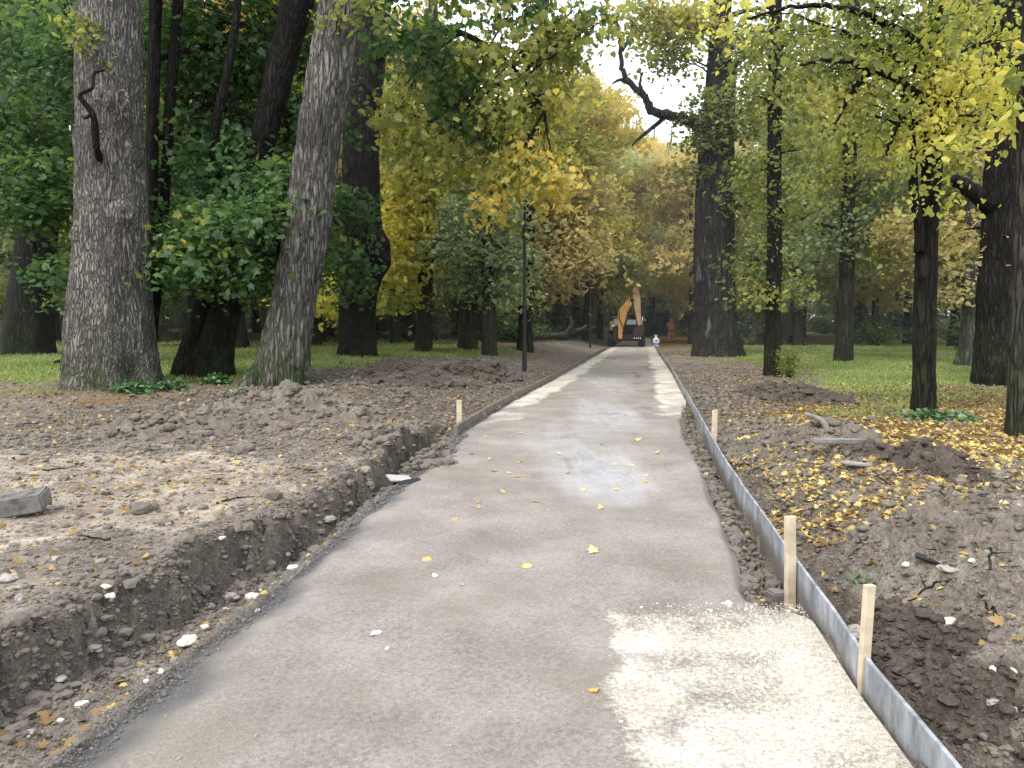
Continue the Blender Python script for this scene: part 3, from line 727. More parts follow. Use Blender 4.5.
# --- slender double stem behind it
b = foot(148, 376); Yb = b[1] - .3
t = Tree('maple_tree', 'slender twin dark stems rising behind the thickest grey trunk', 'tree', b, M['bark_dark'], seed=5)
t.pix_stem([(148, 376, 16), (152, 250, 14), (152, 170, 13), (153, 80, 13), (156, 0, 13), (158, -100, 11)], Yb, extra_top=3, seg=20, rows=80, ridge=.01, flare=.2)
t.pix_stem([(150, 350, 12), (163, 230, 11), (166, 170, 10), (171, 90, 11), (178, 0, 11), (182, -90, 9)], Yb + .2, seg=20, rows=80, ridge=.01, flare=.1, main=False)
for (px, py, rx, ry, dd, n, tn) in ((150, 60, 60, 60, 3, 40, .36), (160, 180, 60, 45, 3, 36, .38), (170, 270, 50, 35, 5, 24, .42), (70, 60, 40, 70, 3, 30, .4), (240, 140, 50, 60, 3, 34, .42), (300, 60, 40, 60, 3, 26, .45), (75, 270, 25, 30, 3, 14, .5)):
    t.pblob(px, py, rx, ry, Yb + dd, 1.5, nclump=n, tone=tn, r0=.06, **MP)
t.done()

# --- burled trunk behind the leaning one, with the overhanging bough
b = foot(357, 356); Yb = b[1]
t = Tree('maple_tree', 'dark burled trunk right of the leaning trunk with a yellowing bough over the road', 'tree', b, M['bark_dark'], seed=6)
t.pix_stem([(357, 357, 38), (357, 320, 37), (360, 280, 38), (364, 240, 46), (361, 190, 38), (360, 140, 38), (366, 80, 36), (374, 0, 36), (384, -110, 32)], Yb, extra_top=4, seg=48, rows=150, ridge=.025, flare=.22, lobes=4, knots=((3.7, -.25, .5, .42), (3.2, -.5, .3, .2)))
for (px, py, rx, ry, dd, n, tn) in ((350, 210, 22, 22, -1.6, 14, .36), (352, 255, 20, 24, -1.5, 12, .4), (345, 285, 14, 14, -1.5, 6, .5)):
    t.pblob(px, py, rx, ry, Yb + dd, .6, nclump=n, tone=tn, r0=.04, **MP)
t.limb_pts([at(355, 72, Yb - .2), at(378, 96, Yb - 1), at(412, 114, Yb - 1.5), at(455, 128, Yb - 2)], [.12, .08, .055, .03], 7, 30, .01)
Yo = Yb - 5
bough = t.limb_pts([at(374, 60, Yb), at(400, 40, Yb - 2), at(450, 30, Yb - 4), at(505, 60, Yb - 5), at(545, 110, Yb - 5.3)], [.16, .12, .09, .06, .03], 8, 50)
bough2 = t.limb_pts([at(372, 20, Yb), at(420, -30, Yb - 2), at(480, -40, Yb - 4), at(560, -20, Yb - 5)], [.16, .12, .09, .05], 8, 50)
for (px, py, rx, ry, n, tn, mt) in ((420, 40, 38, 34, 24, .50, 'leaf_green'), (455, 75, 42, 34, 30, .52, 'leaf_green'), (470, 110, 34, 26, 20, .56, 'leaf_green'), (500, 45, 36, 40, 18, .38, 'leaf_olive'), (505, 120, 30, 30, 16, .42, 'leaf_olive'), (478, 165, 34, 22, 12, .55, 'leaf_olive'),
        (525, 165, 26, 24, 14, .72, 'leaf_olive'), (548, 182, 18, 18, 10, .88, 'leaf_olive'), (530, 100, 26, 30, 10, .6, 'leaf_olive'), (400, 100, 26, 26, 12, .5, 'leaf_olive'), (430, 145, 26, 20, 10, .5, 'leaf_olive'), (560, 20, 30, 24, 10, .45, 'leaf_olive'), (585, 10, 24, 16, 6, .45, 'leaf_green'), (500, 205, 20, 16, 5, .8, 'leaf_olive'), (470, -30, 90, 30, 22, .5, 'leaf_olive'), (545, 55, 34, 34, 14, .45, 'leaf_olive'), (575, 40, 26, 24, 8, .5, 'leaf_olive'), (515, 8, 40, 20, 12, .45, 'leaf_green'), (560, 95, 20, 26, 7, .55, 'leaf_olive'), (608, 18, 20, 14, 4, .5, 'leaf_olive'), (545, 150, 24, 24, 8, .75, 'leaf_olive')):
    A = bough if py > -10 else bough2
    cpt = at(px, py, Yo + RNG.uniform(-.8, .8)); st = A[np.argmin(np.linalg.norm(A - cpt, axis=1))]
    t.blob(cpt, (rx * Yo / F, .8, ry * Yo / F), nclump=n, per=30, crad=.30, size=.16, kind='maple', mat=mt, tone=tn, start=st, r0=.03, droop=.9)
t.done()

# --- right: the big scarred oak
b = foot(716, 356); Yb = b[1]
t = Tree('oak_tree', 'massive dark oak with bare grey scars and one long crooked limb over the road', 'tree', b, M['bark_scar'], seed=7)
t.pix_stem([(716, 358, 48), (715, 320, 42), (714, 260, 42), (714, 200, 40), (716, 150, 36), (718, 110, 30), (719, 60, 24), (721, 0, 21), (724, -100, 18)], Yb, extra_top=3, seg=60, rows=170, ridge=.05, flare=.20, freq=10, lobes=5, knots=((5.5, -1.5, .4, .2), (6.6, -1.0, .35, .2), (4.2, -.8, .4, .15)))
t.pix_stem([(726, 300, 16), (727, 200, 16), (729, 120, 12), (733, 60, 9)], Yb + .1, seg=20, rows=60, ridge=.02, flare=0, main=False, dz=-1)
k = t.limb_pts([at(708, 132, Yb), at(690, 121, Yb - .4), at(668, 115, Yb - .8), at(651, 110, Yb - 1), at(646, 98, Yb - 1.1), at(630, 83, Yb - 1.3), at(622, 66, Yb - 1.4), at(620, 40, Yb - 1.5), at(616, 22, Yb - 1.5), at(622, 8, Yb - 1.5)], [.30, .22, .19, .17, .14, .12, .10, .08, .05, .02], 9, 70, .03)
for q in ([(668, 115), (640, 138), (632, 145)], [(708, 30), (690, 38), (672, 46)], [(722, 20), (740, 12), (765, 8), (780, 12)], [(728, 70), (745, 58)], [(722, 218), (742, 205), (756, 210)], [(728, 200), (745, 190), (754, 194)], [(616, 22), (606, 14), (600, 2)], [(646, 98), (640, 84), (643, 72)], [(630, 83), (620, 80), (612, 84)], [(621, 50), (630, 38), (632, 24)]):
    t.limb_pts([at(x, y, Yb - .6) for x, y in q], [.11, .07, .03] if len(q) == 3 else ([.13, .10, .06, .04] if len(q) == 4 else [.12, .05]), 7, 20, .012)
OK_ = dict(kind='linden', per=60, crad=.42, size=.16)
for (px, py, rx, ry, n, tn, mt) in ((665, 25, 26, 22, 22, .74, 'leaf_olive'), (690, 15, 28, 18, 24, .68, 'leaf_olive'), (640, 10, 22, 14, 12, .66, 'leaf_olive'), (676, 60, 14, 16, 8, .5, 'leaf_olive'), (655, 50, 10, 12, 3, .6, 'leaf_olive'), (700, 110, 20, 16, 12, .32, 'leaf_olive'), (708, 135, 16, 12, 8, .3, 'leaf_olive'), (745, 45, 24, 30, 18, .45, 'leaf_olive'), (750, 110, 22, 30, 14, .36, 'leaf_olive'), (742, 160, 18, 16, 10, .34, 'leaf_olive'), (740, 195, 16, 12, 7, .4, 'leaf_olive'), (692, 170, 10, 10, 3, .3, 'leaf_olive')):
    t.pblob(px, py, rx, ry, Yb - .8, 1.2, nclump=n, tone=tn, mat=mt, r0=.05, **OK_)
t.done()

# --- right: slim trunk wrapped in leaves
b = foot(772, 376); Yb = b[1]
t = Tree('linden_tree', 'slim upright dark trunk between the scarred oak and the lawn with leafy shoots', 'tree', b, M['bark_dark'], seed=8)
t.pix_stem([(772, 378, 18), (773, 320, 16), (775, 250, 15), (774, 180, 15), (775, 100, 14), (775, 0, 13), (776, -100, 11)], Yb, extra_top=3, seg=30, rows=120, ridge=.012, flare=.25)
for (px, py, rx, ry, n, tn) in ((785, 210, 26, 30, 18, .5), (760, 170, 26, 24, 14, .5), (800, 150, 30, 26, 14, .52), (790, 90, 40, 34, 24, .5), (750, 260, 22, 18, 10, .4), (778, 262, 16, 22, 12, .45), (755, 295, 16, 12, 6, .5), (790, 280, 14, 12, 4, .5), (770, 30, 50, 30, 26, .48), (740, 95, 20, 20, 8, .5), (776, 120, 12, 40, 10, .6), (774, 200, 9, 60, 10, .5), (830, 40, 30, 30, 14, .5)):
    t.pblob(px, py, rx, ry, Yb + .25, .9, nclump=int(n * .6) + 1, tone=tn - .05, mat='leaf_olive', r0=.04, droop=.7, **LI)
t.done()

# --- right: trunk in the middle of the lawn
b = foot(844, 361); Yb = b[1]
t = Tree('linden_tree', 'straight greyish trunk alone in the middle of the bright lawn', 'tree', b, M['bark_mid'], seed=9)
t.pix_stem([(843, 362, 19), (845, 320, 17), (847, 260, 15), (848, 200, 14), (850, 130, 14), (852, 60, 13), (856, -60, 11)], Yb, extra_top=4, seg=30, rows=120, ridge=.015, flare=.2)
for (px, py, rx, ry, n, tn, mt) in ((820, 235, 30, 14, 12, .3, 'leaf_grey'), (850, 215, 34, 20, 16, .35, 'leaf_grey'), (880, 240, 26, 16, 12, .3, 'leaf_olive'), (830, 170, 40, 26, 20, .4, 'leaf_olive'), (880, 180, 36, 28, 20, .4, 'leaf_grey'), (840, 110, 44, 30, 26, .45, 'leaf_olive'), (880, 60, 40, 36, 24, .42, 'leaf_olive'), (810, 60, 36, 30, 18, .5, 'leaf_olive'), (850, -20, 70, 30, 24, .45, 'leaf_olive')):
    t.pblob(px, py, rx, ry, Yb, 1.6, nclump=n, tone=tn, mat=mt, r0=.05, size=.15, kind='linden', per=60, crad=.45)
t.limb_pts([at(848, 232, Yb), at(825, 225, Yb - .5), at(812, 224, Yb - 1)], [.09, .06, .03], 7, 16, .02)
t.done()

# --- right foreground: forked linden with yellow leaves
b = foot(924, 414); Yb = b[1]
t = Tree('linden_tree', 'forked dark trunk in the leaf litter on the right carrying yellow heart-shaped leaves', 'tree', b, M['bark_dark'], seed=10)
t.pix_stem([(924, 416, 25), (924, 350, 23), (925, 280, 22), (929, 220, 21), (932, 160, 19), (934, 100, 17), (936, 30, 15), (938, -80, 12)], Yb, extra_top=2, seg=44, rows=160, ridge=.012, flare=.12)
t.pix_stem([(920, 230, 11), (915, 205, 9.5), (913, 180, 9), (913, 150, 8.5), (908, 115, 8), (900, 80, 7), (890, 40, 6)], Yb - .1, seg=16, rows=60, ridge=.006, flare=0, main=False, dz=-.35)
for q in ([(934, 110), (905, 85), (870, 70), (835, 60), (800, 66)], [(936, 60), (900, 30), (850, 10), (800, 6), (745, 20)], [(934, 120), (960, 90), (990, 70), (1020, 66)], [(932, 140), (952, 120), (975, 115)], [(905, 100), (895, 130), (885, 155)], [(870, 70), (850, 95), (835, 125)]):
    t.limb_pts([at(x, y, Yb - .3 - .25 * i) for i, (x, y) in enumerate(q)], [.09, .06, .045, .03, .018][:len(q)] if len(q) > 3 else [.055, .035, .015], 7, 30, .012)
for (px, py, rx, ry, n, tn, mt) in ((960, 95, 34, 22, 20, .70, 'leaf_yellow'), (985, 80, 30, 20, 14, .78, 'leaf_yellow'), (950, 65, 34, 24, 16, .62, 'leaf_yellow'), (900, 60, 36, 28, 18, .46, 'leaf_yellow'), (860, 45, 40, 24, 16, .42, 'leaf_olive'), (820, 60, 36, 26, 12, .48, 'leaf_olive'), (880, 110, 34, 24, 14, .50, 'leaf_yellow'), (925, 120, 24, 22, 10, .62, 'leaf_yellow'), (905, 155, 18, 20, 7, .55, 'leaf_yellow'), (850, 110, 26, 20, 8, .5, 'leaf_olive'), (1005, 40, 34, 30, 14, .55, 'leaf_yellow'), (930, 20, 40, 24, 18, .42, 'leaf_yellow'), (790, 30, 30, 22, 10, .45, 'leaf_olive'), (745, 18, 26, 16, 7, .55, 'leaf_yellow'), (1005, 115, 24, 18, 6, .6, 'leaf_yellow'), (870, 8, 50, 16, 12, .4, 'leaf_olive'), (930, 182, 14, 14, 3, .6, 'leaf_yellow'), (920, -50, 110, 40, 34, .45, 'leaf_olive')):
    t.pblob(px, py, rx * 1.15, ry * 1.2, Yb - .6, 1.1, nclump=int(n * .62) + 1, tone=tn - (.15 if tn < .6 else .05), mat=mt, r0=.03, droop=1.0, size=.082, kind='linden', per=40, crad=.27)
t.done()

# --- right: thick trunk with its stub branch, and the pale one behind
b = foot(994, 384); Yb = b[1]
t = Tree('oak_tree', 'thick slanting dark trunk near the right edge with a stout stub branch to the left', 'tree', b, M['bark_dark'], seed=11)
t.pix_stem([(990, 386, 38), (992, 340, 33), (996, 280, 33), (1000, 220, 33), (1004, 160, 34), (1008, 80, 34), (1012, 0, 34), (1016, -100, 30)], Yb, extra_top=4, seg=50, rows=140, ridge=.03, flare=.15)
t.limb_pts([at(998, 208, Yb), at(982, 198, Yb - .2), at(966, 186, Yb - .4), at(952, 178, Yb - .5)], [.26, .2, .16, .11], 12, 24, .015)
for (px, py, rx, ry, n, tn, mt) in ((1010, 160, 30, 24, 10, .55, 'leaf_ochre'), (965, 230, 26, 26, 12, .5, 'leaf_ochre'), (1000, 10, 40, 30, 14, .45, 'leaf_olive'), (955, 150, 24, 20, 8, .5, 'leaf_olive'), (1000, -80, 90, 40, 20, .45, 'leaf_olive')):
    t.pblob(px, py, rx, ry, Yb + 1.0, .8, nclump=n, tone=tn, mat=mt, r0=.04, size=.13, kind='linden', per=50, crad=.34)
t.done()
b = foot(972, 366); Yb = b[1]
t = Tree('oak_tree', 'pale green-grey trunk standing just behind the thick slanting trunk', 'tree', b, M['bark_moss'], seed=12)
t.pix_stem([(976, 369, 34), (977, 320, 28), (978, 260, 26), (979, 180, 25), (980, 60, 24), (982, -80, 20)], Yb, extra_top=3, seg=40, rows=110, ridge=.02, flare=.25)
for (px, py, rx, ry, n, tn, mt) in ((940, 280, 26, 22, 12, .45, 'leaf_ochre'), (910, 230, 30, 30, 16, .5, 'leaf_ochre'), (960, 180, 36, 30, 20, .45, 'leaf_olive'), (930, 110, 60, 40, 34, .42, 'leaf_olive'), (1000, 60, 50, 40, 26, .45, 'leaf_olive'), (940, 30, 70, 40, 34, .45, 'leaf_olive')):
    t.pblob(px, py, rx, ry, Yb + .5, 1.3, nclump=n, tone=tn, mat=mt, r0=.05, size=.15, kind='linden', per=55, crad=.42)
t.done()
b = foot(1019, 434); Yb = b[1]
t = Tree('linden_tree', 'mossy trunk cut off by the right edge, nearest tree on that side', 'tree', b, M['bark_mid'], seed=13)
t.pix_stem([(1022, 436, 30), (1023, 380, 28), (1025, 300, 27), (1028, 200, 26), (1032, 80, 25), (1040, -60, 22)], Yb, extra_top=2, seg=48, rows=160, ridge=.014, flare=.18)
t.pblob(1030, 90, 24, 40, Yb, .6, nclump=8, tone=.5, mat='leaf_yellow', r0=.03, size=.115, kind='linden', per=36, crad=.25)
t.pblob(1040, -60, 60, 40, Yb, .8, nclump=12, tone=.5, mat='leaf_olive', r0=.03, size=.115, kind='linden', per=36, crad=.25)
t.done()

# --- middle distance left: bright yellow maple and the grey-green group
b = foot(424, 351); Yb = b[1]
t = Tree('maple_tree', 'brown trunk under bright yellow foliage on the left lawn', 'tree', b, M['bark_mid'], seed=14)
t.pix_stem([(423, 353, 18), (425, 300, 16), (428, 230, 15), (430, 150, 14), (432, 60, 12), (434, -40, 9)], Yb, extra_top=3, seg=24, rows=90, ridge=.02, flare=.2)
for (px, py, rx, ry, n, tn, mt) in ((402, 215, 26, 22, 34, .78, 'leaf_yellow'), (395, 250, 24, 20, 28, .74, 'leaf_yellow'), (410, 180, 24, 16, 20, .6, 'leaf_yellow'), (390, 290, 20, 16, 16, .5, 'leaf_yellow'), (425, 160, 30, 22, 22, .4, 'leaf_yellow'), (400, 130, 26, 24, 18, .5, 'leaf_olive'), (450, 120, 30, 30, 20, .42, 'leaf_olive'), (335, 290, 24, 20, 16, .6, 'leaf_yellow'), (430, 60, 50, 40, 30, .4, 'leaf_olive')):
    t.pblob(px, py, rx, ry, Yb - 1, 1.4, nclump=n, tone=tn, mat=mt, r0=.05, size=.19, kind='maple', per=44, crad=.5)
t.done()
for i, (px, py, wd, lab) in enumerate(((470, 350, 15, 'left one of three grey-green leaved trunks standing close together on the left lawn'), (490, 355, 17, 'right one of three grey-green leaved trunks, nearest the lamp post'), (463, 348, 13, 'middle-distance leaning stem at the back of the three grey-green trunks'))):
    b = foot(px, py); Yb = b[1]
    t = Tree('birch_tree', lab, 'tree', b, M['bark_mid'], seed=20 + i)
    lean = (4, -3, 6)[i]
    t.pix_stem([(px, py, wd), (px + lean * .5, 300, wd * .85), (px + lean, 240, wd * .7), (px + lean * 1.5, 190, wd * .5), (px + lean * 2, 150, wd * .3)], Yb, seg=20, rows=70, ridge=.015, flare=.2)
    for (qx, qy, rx, ry, n, tn) in ((0, 210, 30, 20, 20, .5), (-22, 240, 26, 22, 18, .45), (22, 245, 26, 24, 18, .5), (0, 275, 34, 18, 14, .4), (5, 180, 22, 16, 12, .6), (30, 285, 16, 18, 6, .9)):
        t.pblob(px + qx + lean, qy, rx, ry, Yb + (-.6, 0, 1)[i], 1.3, nclump=n, tone=tn, mat='leaf_grey', r0=.035, size=.15, kind='linden', per=54, crad=.42)
    t.done()
b = foot(525, 351); Yb = b[1]
t = Tree('oak_tree', 'dark trunk directly behind the nearer black lamp post with ochre leaves', 'tree', b, M['bark_dark'], seed=25)
t.pix_stem([(524, 352, 17), (526, 300, 15), (529, 220, 14), (532, 140, 12), (540, 60, 10), (546, -20, 8)], Yb, extra_top=3, seg=20, rows=80, ridge=.02, flare=.2)
for q in ([(532, 140), (545, 100), (552, 60), (553, 20)], [(530, 180), (550, 170), (568, 168)], [(529, 210), (552, 200), (566, 196)]):
    t.limb_pts([at(x, y, Yb - .5) for x, y in q], [.12, .08, .05, .03][:len(q)], 6, 20, .02)
for (px, py, rx, ry, n, tn, mt) in ((560, 215, 30, 22, 26, .55, 'leaf_ochre'), (545, 250, 26, 20, 20, .5, 'leaf_ochre'), (580, 245, 26, 18, 18, .6, 'leaf_ochre'), (555, 180, 28, 20, 18, .5, 'leaf_ochre'), (520, 130, 26, 30, 14, .45, 'leaf_olive'), (575, 150, 26, 22, 16, .45, 'leaf_olive'), (562, 100, 22, 26, 9, .5, 'leaf_olive'), (590, 190, 20, 20, 14, .5, 'leaf_ochre'), (548, 40, 24, 30, 7, .45, 'leaf_olive'), (545, 275, 26, 10, 10, .5, 'leaf_ochre')):
    t.pblob(px, py, rx, ry, Yb + 1, 1.5, nclump=n, tone=tn, mat=mt, r0=.05, size=.2, kind='linden', per=60, crad=.55)
t.done()

# ------------------------------------------------------------------ trees further off: prototypes copied one by one
def proto(seed, H, cb, cr, r, nclump, per, lsize, bark, mat, tone, name):
    rng = np.random.default_rng(seed)
    wood, crown = Acc(), Acc()
    top = np.array([rng.normal(0, .6), rng.normal(0, .6), H * .9])
    ax = spline([(0, 0, -.4), (rng.normal(0, .15), rng.normal(0, .15), H * .3), (rng.normal(0, .35), rng.normal(0, .35), H * .6), top], 30)
    rr = r * np.linspace(1, .18, 30); rr[:3] *= np.array([1.35, 1.15, 1.02])
    wood.add(*tube(ax, rr, 10))
    K = []
    nl = 11
    for i in range(nl):
        f = cb / H + (1 - cb / H) * (i + .3) / nl * .92
        k = int(f * 29); p0 = ax[min(k, 28)]
        an = i * 2.4 + rng.uniform(-.4, .4); prof = math.sin(min(1, (f * H - cb) / (H - cb) * .9 + .22) * math.pi) ** .6
        L = cr * prof * rng.uniform(.75, 1.1)
        p1 = p0 + np.array([math.cos(an) * L, math.sin(an) * L, L * rng.uniform(.05, .5)])
        B = wiggle(p0, p1, 8, .14, rng, .06); wood.add(*tube(B, np.linspace(r * .3 * (1 - .6 * f), .02, 8), 5))
        for j in range(int(nclump / nl)):
            q = B[rng.integers(2, 8)] + rng.normal(0, 1, 3) * np.array([.85, .85, .6]) * cr * .26
            K.append(q)
    allp, allt = [], []
    for q in K:
        n = int(per * rng.uniform(.5, 1.5)); s = cr * .13 * rng.uniform(.7, 1.4)
        o = rng.normal(0, 1, (n, 3)) * np.array([s, s, s * .5]); o[:, 2] -= .3 * np.hypot(o[:, 0], o[:, 1])
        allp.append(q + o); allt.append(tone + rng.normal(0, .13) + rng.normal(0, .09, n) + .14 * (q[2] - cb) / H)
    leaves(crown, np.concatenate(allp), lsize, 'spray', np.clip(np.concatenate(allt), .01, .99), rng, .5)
    tm = wood.mesh('trunk', True); cm = crown.mesh('crown', False)
    tm.materials.append(bark); cm.materials.append(M[mat])
    return tm, cm, name
PR = [
    proto(1, 19, 4.5, 4.6, .34, 170, 60, .34, M['bark_dark'], 'leaf_ochre', 0.64, 'ochre'),
    proto(2, 20, 5.0, 4.4, .32, 160, 60, .34, M['bark_dark'], 'leaf_olive', 0.59, 'olive'),
    proto(3, 18, 4.0, 4.2, .28, 170, 60, .32, M['bark_mid'], 'leaf_grey', 0.64, 'grey'),
    proto(4, 20, 5.5, 4.8, .36, 160, 60, .34, M['bark_dark'], 'leaf_olive', 0.74, 'olive'),
    proto(5, 17, 3.6, 4.0, .26, 160, 60, .32, M['bark_dark'], 'leaf_yellow', 0.59, 'yellow'),
    proto(6, 21, 6.0, 4.4, .34, 150, 60, .34, M['bark_dark'], 'leaf_green', 0.74, 'green'),
    proto(7, 19, 4.2, 4.8, .30, 170, 60, .34, M['bark_mid'], 'leaf_ochre', 0.74, 'ochre'),
]
LAB = {'ochre': 'distant park tree with dry ochre brown leaves and a dark trunk', 'olive': 'distant park tree with olive and yellowish leaves and a dark trunk', 'grey': 'distant park tree with dull grey-green leaves', 'yellow': 'distant park tree with clear yellow leaves', 'green': 'distant park tree still in dark green leaf'}
def plant(k, x, y, sc, rz, hs=1.0):
    tm, cm, nm = PR[k]
    z = float(height(np.array([x]), np.array([y]))[0])
    root = empty('park_tree', (x, y, z), LAB[nm], 'tree', 'distant %s trees' % nm, rz)
    root.scale = (sc, sc, sc * hs)
    link('trunk', tm, None, root); link('crown', cm, None, root)
rng = np.random.default_rng(5)
placed = []
tries = 0
def px_of(x, y): return 512 + x / (y * CP + (0) * SP) * F
while len(placed) < 165 and tries < 40000:
    tries += 1
    y = 26 + 86 * rng.uniform() ** 1.05; x = rng.uniform(-.82, .82) * y
    px = 512 + F * x / y
    dR = x - XK(y); dL = XL(y) - x
    if y < 76:
        if dR < 0 and dL < 0: continue
        if min(abs(dR), abs(dL)) < (2.2 if y > 50 else 4.0): continue
    if px > 690 and y < 44 and px < 960: continue            # the open lawn on the right
    if px > 960 and y < 30: continue
    if 330 < px < 620 and y < 38: continue
    if px < 330 and y < 30: continue
    if any((x - a) ** 2 + (y - b_) ** 2 < 3.0 ** 2 for a, b_ in placed): continue
    placed.append((x, y))
    sc = rng.uniform(.85, 1.2); hs = 1.0
    if 575 < px < 725:
        lim = (322 - (118 if abs(px - 650) < 45 else 70)) / F * y + 1.6
        hs = min(1.45, lim / (18.5 * sc))
        if hs < .62: sc *= hs / .62; hs = .62
    if px < 350: k = rng.choice([1, 2, 3, 5, 5, 4])
    elif px < 540: k = rng.choice([1, 2, 3, 0, 4, 4])
    elif px < 640: k = rng.choice([0, 3, 2, 1, 2, 4])
    elif px < 720: k = rng.choice([2, 3, 4, 2, 6])
    else: k = rng.choice([1, 3, 2, 0, 2, 1, 3, 4])
    plant(int(k), x, y, sc, rng.uniform(0, 6.28), hs)

for (px, y, k, top) in ((562, 47, 3, 45), (585, 52, 1, 70), (600, 60, 2, 95), (575, 66, 0, 80), (612, 80, 4, 112), (630, 92, 3, 118), (648, 86, 2, 122), (665, 95, 1, 120), (682, 84, 4, 118), (640, 104, 0, 116), (655, 108, 3, 120), (700, 74, 2, 100), (545, 56, 6, 40), (622, 100, 1, 110)):
    Hh = (322 - top) / F * y + 1.6; sc = max(.9, Hh / 21); x = (px - 512) / F * y
    plant(k, x, y, sc, px * .7, Hh / (19.2 * sc))
# the wood that closes the view
a = Acc(); rng = np.random.default_rng(8)
n = 90000
ang = rng.uniform(-.78, .78, n); dist = rng.uniform(112, 150, n)
X_, Y_ = np.sin(ang) * dist, np.cos(ang) * dist
pxs = 512 + F * X_ / Y_
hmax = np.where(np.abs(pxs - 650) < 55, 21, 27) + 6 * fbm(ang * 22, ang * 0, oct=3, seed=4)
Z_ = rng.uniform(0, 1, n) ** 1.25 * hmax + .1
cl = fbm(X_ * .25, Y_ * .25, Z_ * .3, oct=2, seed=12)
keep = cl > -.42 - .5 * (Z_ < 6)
leaves(a, np.stack([X_, Y_, Z_], -1)[keep], .95, 'spray', np.clip(.02 + .5 * sstep(2, 15, Z_[keep]) + .3 * cl[keep] + rng.normal(0, .08, keep.sum()), 0, 1), rng, .4)  # leaf tone drops towards the ground: understorey shade put into the colour
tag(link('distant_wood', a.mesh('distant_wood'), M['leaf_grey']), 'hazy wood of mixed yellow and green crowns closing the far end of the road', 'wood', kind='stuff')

# undergrowth
def shrub_mesh(seed, mat, tone):
    rng = np.random.default_rng(seed); wd, cr = Acc(), Acc(); P, Tn = [], []
    for i in range(16):
        an = rng.uniform(0, 6.28); L = rng.uniform(.5, 1.2)
        p1 = np.array([math.cos(an) * L * .8, math.sin(an) * L * .8, rng.uniform(.6, 1.9)])
        B = wiggle(np.array([rng.normal(0, .1), rng.normal(0, .1), -.1]), p1, 6, .1, rng, .1); wd.add(*tube(B, np.linspace(.02, .005, 6), 4))
        for q in B[2:]:
            n = 26; P.append(q + rng.normal(0, .2, (n, 3))); Tn.append(tone + rng.normal(0, .12) + rng.normal(0, .08, n))
    leaves(cr, np.concatenate(P), .13, 'kite', np.clip(np.concatenate(Tn), 0, 1), rng, .3)
    w_, c_ = wd.mesh('stems', True), cr.mesh('foliage'); w_.materials.append(M['bark_dark']); c_.materials.append(M[mat]); return w_, c_
SH = [shrub_mesh(1, 'leaf_grey', .25), shrub_mesh(2, 'leaf_olive', .25), shrub_mesh(3, 'leaf_green', .5)]
rng = np.random.default_rng(9); cnt = 0
while cnt < 60:
    y = rng.uniform(38, 100); x = rng.uniform(-.8, .8) * y
    if XL(y) - 2.5 < x < XK(y) + 2.5: continue
    k = rng.integers(0, 3); cnt += 1
    e = empty('shrub', (x, y, float(height(np.array([x]), np.array([y]))[0])), ['dull grey-green undergrowth bush among the far trunks', 'olive undergrowth bush among the far trunks', 'dark green undergrowth bush among the far trunks'][k], 'shrub', ['far grey-green bushes', 'far olive bushes', 'far dark green bushes'][k], rng.uniform(0, 6))
    e.scale = (rng.uniform(1, 2.2),) * 2 + (rng.uniform(.8, 1.7),)
    link('stems', SH[k][0], None, e); link('foliage', SH[k][1], None, e)
for (px, py, s, k, lab) in ((790, 378, .42, 1, 'small bush at the foot of the slim upright trunk'), (232, 342, .9, 1, 'low bush seen between the V-shaped maple and the leaning trunk'), (80, 322, 1.3, 0, 'grey-green bush between the far-left trunk and the thickest trunk')):
    p_ = foot(px, py); e = empty('shrub', p_, lab, 'shrub'); e.scale = (s, s, s)
    link('stems', SH[k][0], None, e); link('foliage', SH[k][1], None, e)

# nettles at trunk feet
def herb(px, py, w_, lab, n=260, hgt=.22, lsz=.085):
    p_ = foot(px, py); rng = np.random.default_rng(int(px)); a = Acc()
    P = np.stack([rng.normal(0, w_ * .5, n), rng.normal(0, min(.16, w_ * .6), n), rng.uniform(0, 1, n) ** 1.2 * hgt + .01], -1)
    P[:, 2] *= np.exp(-(P[:, 0] / w_) ** 2)
    P[:, 2] += height(P[:, 0] + p_[0], P[:, 1] + p_[1]) - p_[2]
    for q_ in P[:: 3]: a.add(*tube(np.array([(0, 0, -.06), (q_[0] * .5, q_[1] * .5, q_[2] * .4), q_]), np.array([.004, .003, .002]), 4), tone=np.full(4 * 2 + 8, .3))
    leaves(a, P, lsz, 'linden', np.clip(rng.normal(.5, .2, n), 0, 1), rng, .1, 1.0)
    tag(link('nettle_clump', a.mesh('nettle_clump'), M['herb'], loc=p_), lab, 'plant')
herb(135, 394, .45, 'bright green nettles at the foot of the thickest grey trunk', 420)
herb(172, 390, .3, 'small green weeds right of the nettles at the thick trunk')
herb(215, 384, .35, 'green weeds below the V-shaped maple')
herb(925, 418, .28, 'green weeds ringing the foot of the forked linden', 220, .12)
herb(952, 418, .4, 'low green weeds just right of the forked linden', 200, .08)
herb(240, 396, .2, 'few green leaves beside the foot of the leaning trunk', 90, .15)
herb(860, 583, .12, 'tiny tuft of green weed behind the nearer stakes', 26, .05, .026)

